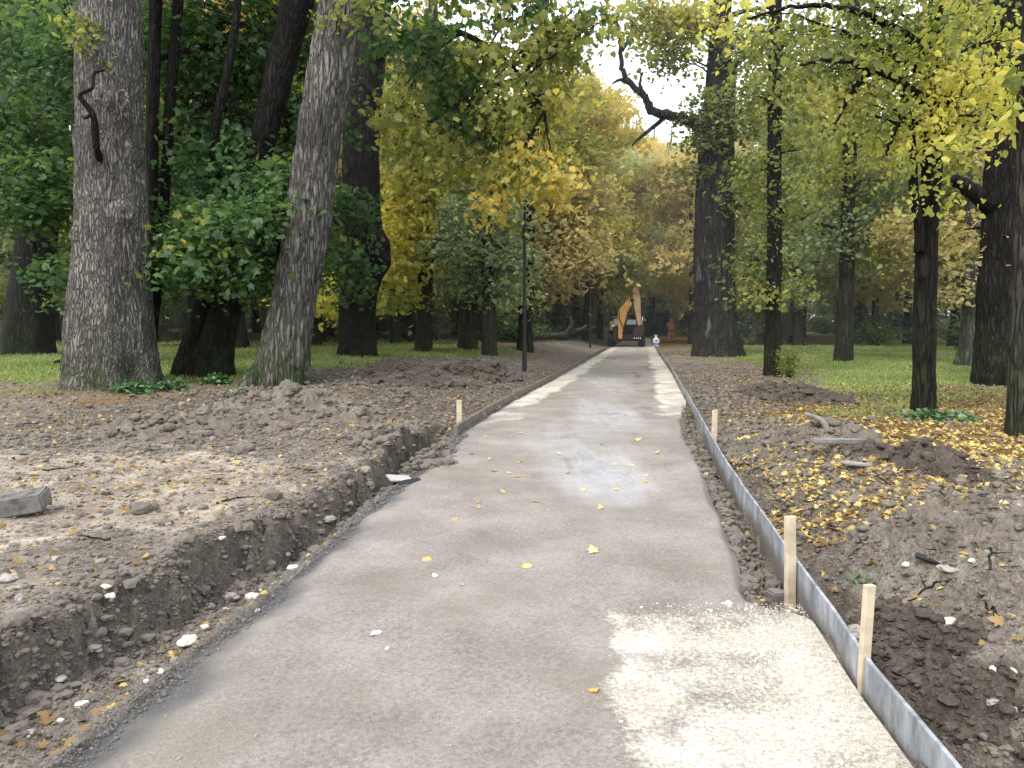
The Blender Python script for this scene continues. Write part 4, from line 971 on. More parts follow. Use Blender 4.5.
# ------------------------------------------------------------------ grass blades and leaf litter
def scatter(n, y0, y1, side, fn, rng, width=.75):
    y = np.exp(rng.uniform(np.log(y0), np.log(y1), n)); x = rng.uniform(-width, width, n) * y + rng.normal(0, .5, n)
    xl, xk = XL(y), XK(y)
    ok = (x < xl - .02) | ((x > XR(y) + .03) & (np.abs(x - xk) > .03))
    x, y = x[ok], y[ok]
    g, p, l = masks(x, y); d = fn(x, y, g, p, l)
    k = rng.uniform(0, 1, len(x)) < d
    return x[k], y[k]
rng = np.random.default_rng(21)
x, y = scatter(230000, 11, 48, 0, lambda x, y, g, p, l: g ** 1.5 * np.clip(.55 + .7 * fbm(x * .7, y * .7, oct=3, seed=19), .05, 1), rng)
n = len(x); z = height(x, y); sz = rng.uniform(.025, .075, n) * (1 + y / 40); an = rng.uniform(0, 6.28, n)
V0 = np.stack([x, y, z - .005], -1); e = np.stack([np.cos(an), np.sin(an), 0 * an], -1) * (.006 + .0006 * y)[:, None]
tip = V0 + np.stack([rng.normal(0, .03, n), rng.normal(0, .03, n), sz], -1)
V = np.stack([V0 - e, V0 + e, tip], 1).reshape(-1, 3)
gm = mesh_np('grass', V, tris=np.arange(3 * n).reshape(-1, 3), tone=np.clip(.5 + .3 * fbm(x * .5, y * .5, oct=2, seed=3) + rng.normal(0, .15, n), 0, 1))
tag(link('grass', gm, M['blade']), 'short green grass of the park lawns', 'grass', kind='stuff')

a = Acc()
def litter_density(x, y, g, p, l):
    dk = x - XK(y); nb = fbm(x * .9, y * .9, oct=3, seed=71)
    right = (dk > .15) * (sstep(4.6, 6.6, y + nb * .9) * sstep(.25, 1.0, dk + .5 * nb) * (1 - .60 * sstep(12, 18, y)) * (.40 + .7 * np.clip(nb + .2, 0, 1)) + .02)
    left = (dk < 0) * (.022 + .03 * sstep(4.5, 6.5, y) + .14 * sstep(8, 11, y) + .12 * sstep(11, 14, y))
    return np.clip(right * (1.15 + 1.9 * sstep(7, 9, y)) + left, 0, 1)
x, y = scatter(260000, 2.6, 40, 0, litter_density, rng)
# thin the far ones
n = len(x); z = height(x, y)
tone = np.clip(.47 + .22 * (x > 0) * sstep(4, 7, y) * (1 - sstep(9.0, 12, y)) + .22 * fbm(x * 1.2, y * 1.2, oct=2, seed=8) + rng.normal(0, .25, n) - .06 - .10 * sstep(10, 14, y), .02, .98)
leaves(a, np.stack([x, y, z + .010], -1), .040, 'maple', tone, rng, .05, .95, .45)
tag(link('fallen_leaves', a.mesh('fallen_leaves'), M['litter']), 'yellow and brown leaves strewn over the dug soil and lawn', 'leaf litter', kind='stuff')

# leaves lying on the road, one by one
LM = []
for s in range(4):
    a = Acc(); leaves(a, np.zeros((1, 3)), .072, 'maple', np.array([(.35, .6, .85, .1)[s]]), np.random.default_rng(30 + s), .0, 3, 0)
    me = a.mesh('fallen_leaf'); me.materials.append(M['litter_bright']); LM.append(me)
pts = [(486, 437), (495, 471), (511, 474), (520, 477), (505, 494), (521, 463), (488, 461), (477, 510), (567, 474), (581, 492), (594, 556), (601, 446), (618, 466), (618, 490), (648, 476), (644, 483), (601, 511), (528, 567), (520, 434), (509, 437), (562, 432), (636, 442), (634, 467), (528, 416), (480, 505), (538, 503), (560, 455), (588, 436), (655, 455), (640, 430), (470, 455), (455, 520), (430, 560)]
for i, (px, py) in enumerate(pts):
    p_ = flat(px, py); zz = float(road_height(p_[0], p_[1])) + .012
    o = link('fallen_leaf', LM[i % 4], None, loc=(p_[0], p_[1], zz)); o.rotation_euler = (RNG.normal(0, .2), RNG.normal(0, .2), RNG.uniform(0, 6)); s = RNG.uniform(.75, 1.25); o.scale = (s, s, s)
    tag(o, 'yellow leaf lying on the grey road surface', 'leaf', 'yellow leaves fallen on the road')
p_ = flat(598, 694); o = link('fallen_leaf', LM[3], None, loc=(p_[0], p_[1], float(road_height(p_[0], p_[1])) + .012)); o.scale = (.8,) * 3
tag(o, 'orange leaf at the edge of the pale crushed stone patch, nearest leaf on the road', 'leaf')

# ------------------------------------------------------------------ clods, grit, stones
ico = bmesh.new(); bmesh.ops.create_icosphere(ico, subdivisions=2, radius=1)
IV = np.array([v.co[:] for v in ico.verts]); IT = np.array([[v.index for v in f.verts] for f in ico.faces]); ico.free()
ico = bmesh.new(); bmesh.ops.create_icosphere(ico, subdivisions=1, radius=1)
JV = np.array([v.co[:] for v in ico.verts]); JT = np.array([[v.index for v in f.verts] for f in ico.faces]); ico.free()
def rocks(x, y, z, s, rng, V0=IV, T0=IT, flat_=.7):
    n = len(x)
    ph = rng.uniform(0, 100, n)[:, None]
    R = 1 + .38 * vnoise(V0[None, :, 0] * 1.3 + ph, V0[None, :, 1] * 1.3 + ph * .7, V0[None, :, 2] * 1.3, seed=2) + .2 * vnoise(V0[None, :, 0] * 3 + ph, V0[None, :, 1] * 3, V0[None, :, 2] * 3, seed=4)
    sc = np.stack([rng.uniform(.7, 1.35, n), rng.uniform(.7, 1.3, n), rng.uniform(.45, .9, n) * flat_ / .7], -1) * s[:, None]
    a = rng.uniform(0, 6.28, n); c, sn = np.cos(a)[:, None], np.sin(a)[:, None]
    W = V0[None] * R[..., None] * sc[:, None]
    Wx = W[..., 0] * c - W[..., 1] * sn; Wy = W[..., 0] * sn + W[..., 1] * c
    P = np.stack([Wx + x[:, None], Wy + y[:, None], W[..., 2] + z[:, None]], -1)
    return P.reshape(-1, 3), (T0[None] + (np.arange(n) * len(V0))[:, None, None]).reshape(-1, 3)
rng = np.random.default_rng(33)
def soil_density(x, y, g, p, l):
    dl, dk = XL(y) - x, x - XK(y)
    return (1 - g) * np.where(dl > 0, .5 * (1 - .88 * sstep(.25, .65, p)) * (dl < 6) + .05, .75 * (dk < 3.6) + .08) * (1 - .5 * l)
x, y = scatter(110000, 2.4, 24, 0, soil_density, rng)
s = np.exp(rng.normal(np.log(.010), .62, len(x))) * np.clip(y / 7, .55, 2.2); s = np.clip(s, .003, .075)
y2 = np.exp(rng.uniform(np.log(2.6), np.log(10.8), 9000)); x2 = SC(y2) + rng.normal(.03, .10, 9000)
y3 = np.exp(rng.uniform(np.log(4.2), np.log(13), 2600)); x3 = XR(y3) + rng.uniform(-.01, .98, 2600) * (XK(y3) - .03 - XR(y3))
s2 = np.clip(np.exp(rng.normal(np.log(.0075), .75, 9000)), .003, .05); s3 = np.clip(np.exp(rng.normal(np.log(.009), .75, 2600)), .003, .055) * (XK(y3) - XR(y3) > .12)
k3 = s3 > 0
x = np.concatenate([x, x2, x3[k3]]); y = np.concatenate([y, y2, y3[k3]]); s = np.concatenate([s, s2, s3[k3]])
V, T = rocks(x, y, height(x, y) + s * .25, s, rng, JV, JT)
tag(link('soil_clods', mesh_np('soil_clods', V, tris=T), M['clod']), 'loose dark clods of dug soil on both sides of the road', 'soil clods', kind='stuff')
x, y = scatter(34000, 2.4, 13, 0, lambda x, y, g, p, l: (XL(y) - x > .02) * (.15 + .6 * p) + (x > XK(y)) * .05, rng)
s = np.clip(np.exp(rng.normal(np.log(.008), .6, len(x))) * np.clip(y / 7, .55, 2), .003, .06)
V, T = rocks(x, y, height(x, y) + s * .3, s, rng, JV, JT)
tag(link('dry_crumbs', mesh_np('dry_crumbs', V, tris=T), M['clod_pale']), 'pale dry crumbs and pebbles on the left bank', 'pebbles', kind='stuff')
# dark grit along the left road edge, pale crushed stone in the right corner
n = 9000; y = np.exp(rng.uniform(np.log(2.4), np.log(10.5), n)); x = XL(y) + rng.normal(-.03, .12, n); zz = np.where(x > XL(y), road_height(x, y) - .02, height(x, y))
s = np.exp(rng.normal(np.log(.0048), .5, n)) * np.clip(y / 6, .7, 2)
V, T = rocks(x, y, zz + s * .4, s, rng, JV, JT)
tag(link('edge_grit', mesh_np('edge_grit', V, tris=T), M['grit']), 'band of dark grit along the left edge of the road', 'grit', kind='stuff')
n = 7000; y = rng.uniform(2.3, 4.1, n); xk = XK(y) - .04; x = xk - np.abs(rng.normal(0, .42, n))
ok = (x > np.interp(y, [b1_[1], b0[1]], [b1_[0], b0[0]])); x, y = x[ok], y[ok]
s = np.exp(rng.normal(np.log(.0026), .6, len(x)))
V, T = rocks(x, y, road_height(x, y) + s * .2, s, rng, JV, JT)
tag(link('crushed_stone', mesh_np('crushed_stone', V, tris=T), M['palegrit']), 'loose pale crushed stone against the near formwork board', 'crushed stone', kind='stuff')

n = 9000; y = np.exp(rng.uniform(np.log(2.4), np.log(16), n)); u_ = rng.uniform(.02, .98, n); x = XL(y) * (1 - u_) + XR(y) * u_
ok = rng.uniform(0, 1, n) < .25 + .75 * np.clip(fbm(x * 1.5, y * .8, oct=3, seed=91) + .2, 0, 1); x, y = x[ok], y[ok]
s = np.exp(rng.normal(np.log(.0022), .55, len(x))) * np.clip(y / 5, .8, 2)
V, T = rocks(x, y, road_height(x, y) + s * .3, s, rng, JV, JT)
tag(link('road_grit', mesh_np('road_grit', V, tris=T), M['stone_grey']), 'loose grit scattered over the road surface', 'grit', kind='stuff')
def stone(px, py, wpx, mat, lab, grp=None, road=False, name='stone', fl=.7, cat='stone'):
    p_ = flat(px, py) if road else hit(px, py)
    if road: p_[2] = road_height(p_[0], p_[1])
    d = p_[1]; s = wpx / 2 * d / F
    rg = np.random.default_rng(int(px * 7 + py))
    V, T = rocks(np.zeros(1), np.zeros(1), np.zeros(1), np.array([s]), rg, IV3, IT3, fl)
    o = link(name, mesh_np(name, V, tris=T, smooth=False), mat, loc=(p_[0], p_[1], p_[2] + s * .3))
    tag(o, lab, cat, grp); return o
ico = bmesh.new(); bmesh.ops.create_icosphere(ico, subdivisions=3, radius=1)
IV3 = np.array([v.co[:] for v in ico.verts]); IT3 = np.array([[v.index for v in f.verts] for f in ico.faces]); ico.free()
SW, SG = M['stone_white'], M['stone_grey']
stone(376, 637, 10, SW, 'largest pale pebble lying alone on the near road', road=True)
stone(387, 652, 5, SW, 'tiny pebble just below the largest pebble on the road', road=True)
stone(435, 577, 5, SW, 'small pale pebble farther up the middle of the road', road=True)
for i, (px, py, wd) in enumerate(((293, 569, 12), (252, 598, 14), (187, 644, 17), (107, 587, 9), (110, 597, 8), (78, 761, 8), (82, 706, 12), (256, 612, 9), (220, 539, 8), (163, 672, 9), (262, 590, 8), (60, 722, 8), (205, 628, 9), (148, 682, 8), (225, 611, 8))):
    stone(px, py, wd, SW, 'pale stone lying in or above the trench on the left of the road', 'pale stones along the left trench', fl=.5)
for i, (px, py, wd) in enumerate(((314, 552, 13), (230, 600, 15), (286, 556, 10), (208, 608, 10), (120, 664, 10), (95, 650, 12), (60, 680, 12), (330, 520, 10), (350, 505, 9), (30, 735, 12), (20, 600, 10), (55, 560, 9), (10, 580, 14))):
    stone(px, py, wd, SG, 'grey stone lying in or above the trench on the left of the road', 'grey stones along the left trench')
for (px, py, wd, mt, lab) in ((906, 566, 9, SW, 'white pebble left of the black plastic scrap on the right bank'), (948, 571, 15, SG, 'rounded grey stone right of the black plastic scrap'), (1005, 675, 20, SW, 'flat pale stone near the right edge of the bank'), (992, 702, 17, SG, 'grey stone below the flat pale stone at the right edge'), (960, 658, 13, SG, 'grey stone on the right bank behind the nearest stake'), (855, 634, 22, SG, 'dark grey stone half buried in the ditch behind the nearest stake'), (1008, 715, 22, SG, 'large grey stone at the right border of the picture'), (949, 624, 11, SW, 'small buff stone midway up the right bank'), (972, 562, 8, SW, 'little white pebble at the right end of the bank')):
    stone(px, py, wd, mt, lab)
stone(144, 512, 24, M['clod'], 'dark clod of earth alone on the pale left bank', name='soil_clod', cat='clod')
stone(248, 453, 18, M['clod'], 'dark lump of earth in front of the soil heap', name='soil_clod', cat='clod')

# ------------------------------------------------------------------ soil heaps
def heap(px, py, wpx, Hh, dep, lab, mat, seed, chunks=60, chunkmat=None):
    p_ = hit(px, py); d = p_[1]; rx = wpx / 2 * d / F
    n = 130
    gx, gy = np.meshgrid(np.linspace(-1.15, 1.15, n), np.linspace(-1.15, 1.15, n))
    x, y = p_[0] + gx * rx, p_[1] + gy * dep
    r = np.sqrt(gx ** 2 + gy ** 2) + .28 * fbm(gx * 1.6, gy * 1.6, oct=3, seed=seed)
    prof = np.clip(1 - r, -.12, 1); prof = np.where(prof > 0, prof ** .8, prof)
    z = height(x, y) + Hh * prof * (1 + .4 * fbm(x * 2.5, y * 2.5, oct=3, seed=seed + 1)) + (.05 * fbm(x * 7, y * 7, oct=3, seed=seed + 2) + .03 * fbm(x * 22, y * 22, oct=2, seed=seed + 3)) * np.clip(prof * 4, 0, 1)
    V = np.stack([x, y, z], -1).reshape(-1, 3) - p_
    o = link('soil_heap', mesh_np('soil_heap', V, quads=grid_faces(n, n), smooth=True), mat, loc=p_)
    tag(o, lab, 'soil heap')
    rg = np.random.default_rng(seed)
    a = Acc()
    k = rg.integers(0, n * n, chunks * 6); k = k[(prof.ravel()[k] > .02)][:chunks]
    md = .0023 * d + .004; s = np.exp(rg.normal(np.log(md), .6, len(k)))
    Vr, Tr = rocks(V[k, 0], V[k, 1], V[k, 2] + s * .2, np.clip(s, .006, md * 3), rg, IV, IT)
    c = link('clods', mesh_np('clods', Vr, tris=Tr), chunkmat or mat, o); c['kind'] = 'stuff'
    return o
def heap_material(name, c0, c1, c2):
    m, nt, out = nmat(name); pos = geo_pos(nt)
    n1 = pnoise(nt, 4, 6, .65, pos); n2 = pnoise(nt, 35, 5, .65, pos)
    c = ramp(nt, [(.3, c0), (.5, c1), (.72, c2)], mathn(nt, 'ADD', mathn(nt, 'MULTIPLY', n1, .5), mathn(nt, 'MULTIPLY', n2, .5))).outputs[0]
    finish(nt, out, c, .95, mathn(nt, 'ADD', n1, n2), .9, .04, .15); return m
M['heap_grey'] = heap_material('grey_brown_heap_soil', (.065, .056, .047), (.155, .135, .113), (.27, .238, .20))
M['heap_dark'] = heap_material('dark_heap_soil', (.036, .030, .026), (.085, .072, .060), (.16, .137, .115))
heap(205, 428, 190, .20, 1.0, 'wide grey-brown heap of dug soil below the V-shaped maple', M['heap_grey'], 3, 510)
heap(300, 410, 170, .30, 1.1, 'taller heap of dug soil at the foot of the leaning trunk', M['heap_grey'], 4, 510)
heap(400, 440, 130, .16, .8, 'dark crumbly soil heap at the head of the left trench', M['heap_dark'], 5, 480, M['clod'])
heap(483, 374, 66, .30, 1.2, 'small dark soil mound left of the nearer lamp post', M['heap_dark'], 6, 270)
heap(420, 380, 110, .10, 1.4, 'low dark soil ridge left of the small mound', M['heap_dark'], 12, 270)
heap(790, 395, 100, .16, 1.6, 'dark soil mound right of the road below the slim trunk', M['heap_dark'], 7, 330)
heap(815, 432, 110, .14, .9, 'grey-brown soil heap around the bare root on the right bank', M['heap_grey'], 8, 330)
heap(915, 465, 100, .15, .7, 'dark clod heap in the yellow leaves on the right', M['heap_dark'], 9, 330)
heap(955, 520, 170, .07, .7, 'long low soil ridge at the right above the nearest stake', M['heap_grey'], 10, 360)
heap(905, 640, 120, .10, .40, 'dark broken soil lumps behind the nearest stake', M['heap_dark'], 11, 450)
heap(950, 705, 110, .10, .32, 'dark clods beside the near end of the formwork board', M['heap_dark'], 13, 450)

# ------------------------------------------------------------------ formwork boards, stakes, slabs
def board(name, yA, yB, zb, zt, th, fx, mat, lab, cat, wav=.006, seed=0):
    e_ = .0015
    y = np.linspace(yA, yB, 40); x = fx(y) + wav * fbm(y * 1.5, y * 0 + seed, oct=2, seed=seed)
    zt_ = zt + .008 * fbm(y * .9, y * 0 + 2, oct=2, seed=seed); 
    c = np.array([x[0], y[0], 0])
    pr = np.stack([np.stack([x - th / 2, y, 0 * y + zb], -1), np.stack([x - th / 2, y, zt_ - e_], -1), np.stack([x - th / 2 + e_, y, zt_], -1), np.stack([x + th / 2 - e_, y, zt_], -1), np.stack([x + th / 2, y, zt_ - e_], -1), np.stack([x + th / 2, y, 0 * y + zb], -1)], 1)
    V = pr.reshape(-1, 3); m_ = 6
    i = np.arange(39)[:, None] * m_; j = np.arange(m_)[None]; j2 = (j + 1) % m_
    Q = np.stack([i + j, i + m_ + j, i + m_ + j2, i + j2], -1).reshape(-1, 4)
    e = 39 * m_
    Q = np.concatenate([Q, [[0, 1, 2, 5], [2, 3, 4, 5], [e + 5, e + 2, e + 1, e], [e + 5, e + 4, e + 3, e + 2]]])
    o = link(name, mesh_np(name, V - c, quads=Q), mat, loc=c); tag(o, lab, cat); return o
yb = [1.2, flat(796, 560, .16)[1], flat(745, 490, .16)[1], flat(705, 425, .16)[1], 15.5, 20.5, 28, 40, 52]
labs = ['nearest pale grey formwork board running to the bottom right corner', 'grey formwork board passing behind the stake at the trench', 'blue-grey formwork board above the open right trench', 'grey formwork board reaching the small far stake', 'narrow grey board just past the small far stake', 'grey board edge along the dark soil right of the road', 'distant board edge beside the scarred oak', 'most distant board edge near the white container']
for i in range(8):
    board('formwork_board', yb[i] + (.012 if i else 0), yb[i + 1], -.16, .168 - .010 * (i % 2), .018, (lambda q, i=i: XK(q) + (.009 if i % 2 else -.003)), M['board'], labs[i], 'board', seed=i)
yl = [flat(463, 428, .1)[1], 15.2, 20, 29, 43]
labs = ['near end of the dark timber edging by the small left stake', 'timber edging board left of the road below the dark mound', 'timber edging board left of the road beside the nearer lamp post', 'far timber edging board left of the road towards the digger']
for i in range(4):
    board('edging_board', yl[i] + (.02 if i else 0), yl[i + 1], -.1, .13, .05, lambda q: XL(q) - .06, M['board_old'], labs[i], 'board', seed=20 + i)
def stake(px, ybase, ytop, wpx, dx, lab, Y=None):
    p_ = hit(px, ybase) if Y is None else at(px, ybase, Y)
    d = p_[1]; top = at(px + dx, ytop, d); wd = wpx * d / F
    bm = bmesh.new()
    ret = bmesh.ops.create_cube(bm, size=1)
    for v in bm.verts: v.co = Vector((v.co.x * wd, v.co.y * wd * .6, v.co.z))
    L = float(np.linalg.norm(top - p_)); B = .18
    for v in bm.verts:
        f = v.co.z + .5
        z = -B + f * (L + B); v.co.z = z
        if f < .5: v.co.x *= .35; v.co.y *= .35
    # shoulder where the point begins
    bmesh.ops.bisect_plane(bm, geom=bm.verts[:] + bm.edges[:] + bm.faces[:], plane_co=(0, 0, -.04), plane_no=(0, 0, 1))
    for v in bm.verts:
        if abs(v.co.z + .04) < 1e-4:
            v.co.x = math.copysign(wd / 2 * .97, v.co.x); v.co.y = math.copysign(wd * .29, v.co.y)
    bmesh.ops.subdivide_edges(bm, edges=[e for e in bm.edges if abs(e.verts[0].co.z - e.verts[1].co.z) > .1], cuts=6)
    for v in bm.verts:
        v.co.x += float(vnoise(v.co.z * 6, px)) * wd * .05
    bmesh.ops.bevel(bm, geom=[e for e in bm.edges if e.calc_face_angle(0) > .5], offset=wd * .05, segments=1, affect='EDGES')
    o = bm_obj('wooden_stake', bm, M['stake']); o.location = p_
    o.rotation_euler = (0, math.atan2(top[0] - p_[0], top[2] - p_[2]), .25); tag(o, lab, 'stake'); return o
stake(790, 612, 516, 10.5, 0, 'pale wooden stake on the road side of the formwork board at the trench')
Yk = 3.62
stake(864, 672, 585, 11, 6, 'pale wooden stake leaning behind the board, nearest the camera', Y=float(flat(868, 660, .16)[1] + .03))
stake(714, 440, 410, 5, 1, 'small far wooden stake behind the right board', Y=float(flat(712, 436, .16)[1] + .05))
stake(459, 428, 400, 5, 0, 'small wooden stake at the near end of the left timber edging')
def slab(name, p_, dims, rot, mat, lab, cat, bev=.012, seed=0, jag=.0):
    bm = bmesh.new(); bmesh.ops.create_cube(bm, size=1)
    for v in bm.verts: v.co = Vector((v.co.x * dims[0], v.co.y * dims[1], v.co.z * dims[2]))
    bmesh.ops.bevel(bm, geom=bm.edges[:], offset=bev, segments=2, affect='EDGES')
    bmesh.ops.subdivide_edges(bm, edges=bm.edges[:], cuts=3, use_grid_fill=True)
    for v in bm.verts:
        n_ = float(vnoise(v.co.x * 9 + seed, v.co.y * 9, v.co.z * 9 + 3)); v.co += v.co.normalized() * n_ * jag
    o = bm_obj(name, bm, mat); o.location = p_; o.rotation_euler = rot; tag(o, lab, cat); return o
q = hit(12, 522)
slab('kerb_stone', (q[0] - .36, q[1] + .08, q[2] + .05), (1.0, .24, .13), (.10, -.14, .30), M['beam'], 'weathered grey kerb beam jutting in from the left edge', 'kerb stone', jag=.006)
q = hit(779, 606); slab('concrete_block', (q[0], q[1] + .05, q[2] + .03), (.11, .12, .10), (0, .05, .2), M['concrete'], 'little concrete block in the trench beside the stake', 'block', jag=.006)
q = flat(402, 482, 0)
slab('drain_cover', (q[0] - .02, q[1], .035), (.26, .16, .018), (.22, .16, .55), M['concrete_pale'], 'pale tilted slab over a dark hole at the left road edge', 'slab', .005, jag=.004)
bm = bmesh.new(); bmesh.ops.create_cone(bm, cap_ends=True, segments=20, radius1=.09, radius2=.09, depth=.26)
o = bm_obj('drain_pipe', bm, M['black'], smooth=False); o.location = (q[0] + .06, q[1] - .02, -.06); o.rotation_euler = (math.pi / 2, 0, -.9); tag(o, 'black pipe end under the tilted pale slab', 'pipe')
q = flat(443, 464, 0); slab('stone_slab', (q[0], q[1], .03), (.30, .20, .04), (-.1, .12, .4), M['concrete'], 'grey slab at the left road edge farther up than the pale one', 'slab', .008, jag=.006)
q = hit(928, 562); slab('plastic_scrap', (q[0], q[1], q[2] + .02), (.15, .08, .012), (.15, .2, -.5), M['black'], 'black plastic scrap on the right bank', 'scrap', .006, jag=.012)
q = hit(838, 446); slab('stone_slab', (q[0], q[1], q[2] + .05), (.55, .12, .05), (.05, .02, .05), M['concrete'], 'long broken grey slab beside the bare root on the right bank', 'slab', .012, jag=.012)
q = hit(770, 445); slab('stone_slab', (q[0], q[1], q[2] + .03), (.24, .16, .03), (.1, .1, .4), M['concrete'], 'broken slab in soil left of the bare root', 'slab', .012, jag=.015)
q = hit(855, 466); slab('stone_slab', (q[0], q[1], q[2] + .02), (.28, .12, .025), (.05, .12, .3), M['stone_grey'], 'flat grey slab amid yellow leaves in front of the root', 'slab', .012, jag=.015)
q = hit(822, 440); a = Acc()
a.add(*tube(spline([(.05, 0, -.1), (.06, .0, .10), (.0, .02, .22), (-.10, .05, .27), (-.18, .08, .30)], 24), np.linspace(.05, .02, 24), 9)); a.add(*tube(spline([(.03, 0, .1), (.12, .05, .12), (.2, .05, .03)], 12), np.linspace(.035, .012, 12), 8))
tag(link('tree_root', a.mesh('tree_root', True), M['concrete'], loc=q), 'pale bare curved root sticking out of the right bank', 'root')
a = Acc(); q = hit(62, 364); a.add(*tube(spline([(-.2, 0, .03), (0, .02, .12), (.15, .0, .22), (.22, 0, .2)], 14), np.linspace(.05, .03, 14), 7))
tag(link('dead_stick', a.mesh('dead_stick', True), M['bark_dark'], loc=q), 'dark forked stick between the far-left and thickest trunks', 'stick')

for i, (px, py, L_) in enumerate(((60, 470, .35), (150, 452, .3), (300, 470, .35), (340, 440, .4), (95, 540, .25), (235, 500, .3), (880, 480, .3), (930, 590, .22), (985, 610, .25), (870, 540, .25), (760, 470, .3), (960, 455, .4), (900, 440, .4), (990, 560, .25), (720, 480, .2), (40, 425, .4))):
    q = hit(px, py); rg = np.random.default_rng(70 + i); an = rg.uniform(0, 3.14); a = Acc()
    P_ = np.stack([np.linspace(-.5, .5, 9) * L_ * math.cos(an), np.linspace(-.5, .5, 9) * L_ * math.sin(an), np.zeros(9)], -1) + rg.normal(0, .03 * L_, (9, 3))
    P_[:, 2] = height(P_[:, 0] + q[0], P_[:, 1] + q[1]) - q[2] + .012
    a.add(*tube(spline(P_, 16), np.linspace(.009, .003, 16), 6)); a.add(*tube(np.array([P_[5], P_[5] + rg.normal(0, .25 * L_, 3) * np.array([1, 1, .2]) + np.array([0, 0, .03])]), np.array([.005, .002]), 5))
    tag(link('fallen_twig', a.mesh('fallen_twig', True), M['bark_mid'], loc=q), 'thin dry twig lying on the dug soil', 'twig', 'twigs lying on the soil banks')
# ------------------------------------------------------------------ lamp posts
def lamp_post(px, py, ytop, lab, rad):
    p_ = foot(px, py); d = p_[1]; H = float(at(px, ytop, d)[2] - p_[2])
    e = empty('lamp_post', p_, lab, 'lamp post')
    def lathe(name, prof):
        zz = np.array([a_ for a_, _ in prof]); rr = np.array([r_ for _, r_ in prof])
        V, T, Q = tube(np.stack([0 * zz, 0 * zz, zz], -1), rr, 16); link(name, mesh_np(name, V, T, Q, smooth=False), M['post'], e)
    lathe('base_sleeve', [(-.2, rad * 1.3), (.02, rad * 1.3), (.9, rad * 1.28), (.96, rad * 1.02)])
    lathe('pole', [(.965, rad), (H * .6, rad * .92), (H - .06, rad * .8)])
    lathe('cap', [(H - .055, rad * .85), (H - .02, rad * .85), (H, rad * .4)])
lamp_post(524.5, 371, 206, 'nearer black lamp post without a lantern on the left of the road', .052)
lamp_post(590, 348, 257, 'farther thin black lamp post left of the digger', .048)

# ------------------------------------------------------------------ fallen log, stump, bench in the distance
q = foot(545, 342); a = Acc()
a.add(*tube(spline([(-1.6, .2, .25), (-.4, 0, .38), (.8, -.1, .42), (1.8, .1, .6), (2.4, .1, .95)], 24), np.linspace(.20, .08, 24) * (1 + .15 * vnoise(np.arange(24) * .7, np.zeros(24))), 10)); a.add(*tube(spline([(1.2, 0, .5), (1.5, -.3, 1.0), (1.4, -.5, 1.5)], 10), np.linspace(.15, .05, 10), 7)); a.add(*tube(spline([(1.7, 0, .7), (2.4, .3, .7), (3.0, .4, .9)], 10), np.linspace(.13, .04, 10), 7))
tag(link('fallen_log', a.mesh('fallen_log', True), M['bark_moss'], loc=q), 'pale bare fallen log with branch stubs on the left lawn', 'log')
q = foot(317, 345); (V, T, Q), _ = trunk_tube(np.array([(0, 0, -.2), (0, 0, .35), (.02, 0, .95)]), np.array([.26, .24, .23]), 24, 24, .02, .3, 3)
e = empty('tree_stump', q, 'dark cut stump left of the burled trunk', 'stump'); link('stump_wood', mesh_np('stump_wood', V, T, Q, smooth=True), M['bark_dark'], e)
q = foot(340, 332); e = empty('park_bench', q, 'distant pale bench behind the burled trunk', 'bench', rz=.15)
def cube(bm, c, d): 
    r_ = bmesh.ops.create_cube(bm, size=1)
    for v in r_['verts']: v.co = Vector((v.co.x * d[0] + c[0], v.co.y * d[1] + c[1], v.co.z * d[2] + c[2]))
def boxo(name, c, d, mat, par, bev=.01, rot=None):
    bm = bmesh.new(); cube(bm, (0, 0, 0), d)
    if bev: bmesh.ops.bevel(bm, geom=bm.edges[:], offset=min(bev, min(d) * .3), segments=2, affect='EDGES')
    o = bm_obj(name, bm, mat, par); o.location = c
    if rot: o.rotation_euler = rot
    return o
M['bench'] = plain('pale_bench_slats', (.42, .41, .39), .7)
for (nm, zz, yy, rx_) in (('seat', .46, 0, 0), ('backrest', .75, .26, 1.35)):
    bm = bmesh.new()
    for k in range(3): cube(bm, (0, -.16 + .16 * k, 0), (1.8, .13, .04))
    o = bm_obj(nm, bm, M['bench'], e); o.location = (0, yy, zz); o.rotation_euler = (rx_, 0, 0)
for sx in (-.75, .75): boxo('leg', (sx, 0, .21), (.07, .4, .44), M['concrete'], e)

M['path'] = plain('grey_park_path', (.17, .165, .155), .9, .25, 3)
strip_on_ground('path', [(745, 350), (840, 352), (930, 354), (1060, 357)], 2.0, M['path'])
strip_on_ground('path', [(-60, 322), (80, 321), (250, 322), (330, 326)], 2.0, M['path'], .016)

# ------------------------------------------------------------------ wheeled digger at the end of the road
M['orange'] = plain('weathered_orange_paint', (.58, .31, .08), .5, .25, 4, dirt=(.34, .20, .085))
M['arm'] = plain('rusty_beige_arm_paint', (.46, .31, .17), .6, .3, 4, dirt=(.2, .13, .09))
M['yellow'] = plain('worn_yellow_paint', (.45, .30, .07), .5, .2, 4)
M['dark_metal'] = plain('dark_machine_metal', (.030, .018, .019), .5, .3, 5)
M['tyre'] = plain('tyre_rubber', (.016, .016, .017), .85, .3, 8)
M['steel'] = plain('bright_piston_steel', (.5, .5, .52), .25, .1, 5, metal=.9)
M['glass'] = plain('cab_glass', (.30, .33, .36), .08, .1, 2, spec=.9)
p_ = flat(626.5, 346.5); p_[1] = min(p_[1], 50.0); p_ = at(626.5, 346.5, p_[1]); p_[2] = .012
k_ = p_[1] / F
dg = empty('wheeled_digger', p_, 'orange wheeled digger with folded boom standing across the far end of the road', 'digger', rz=-.16)
def lx(px): return (px - 626.5) * k_
def lz(py): return (346.5 - py) * k_
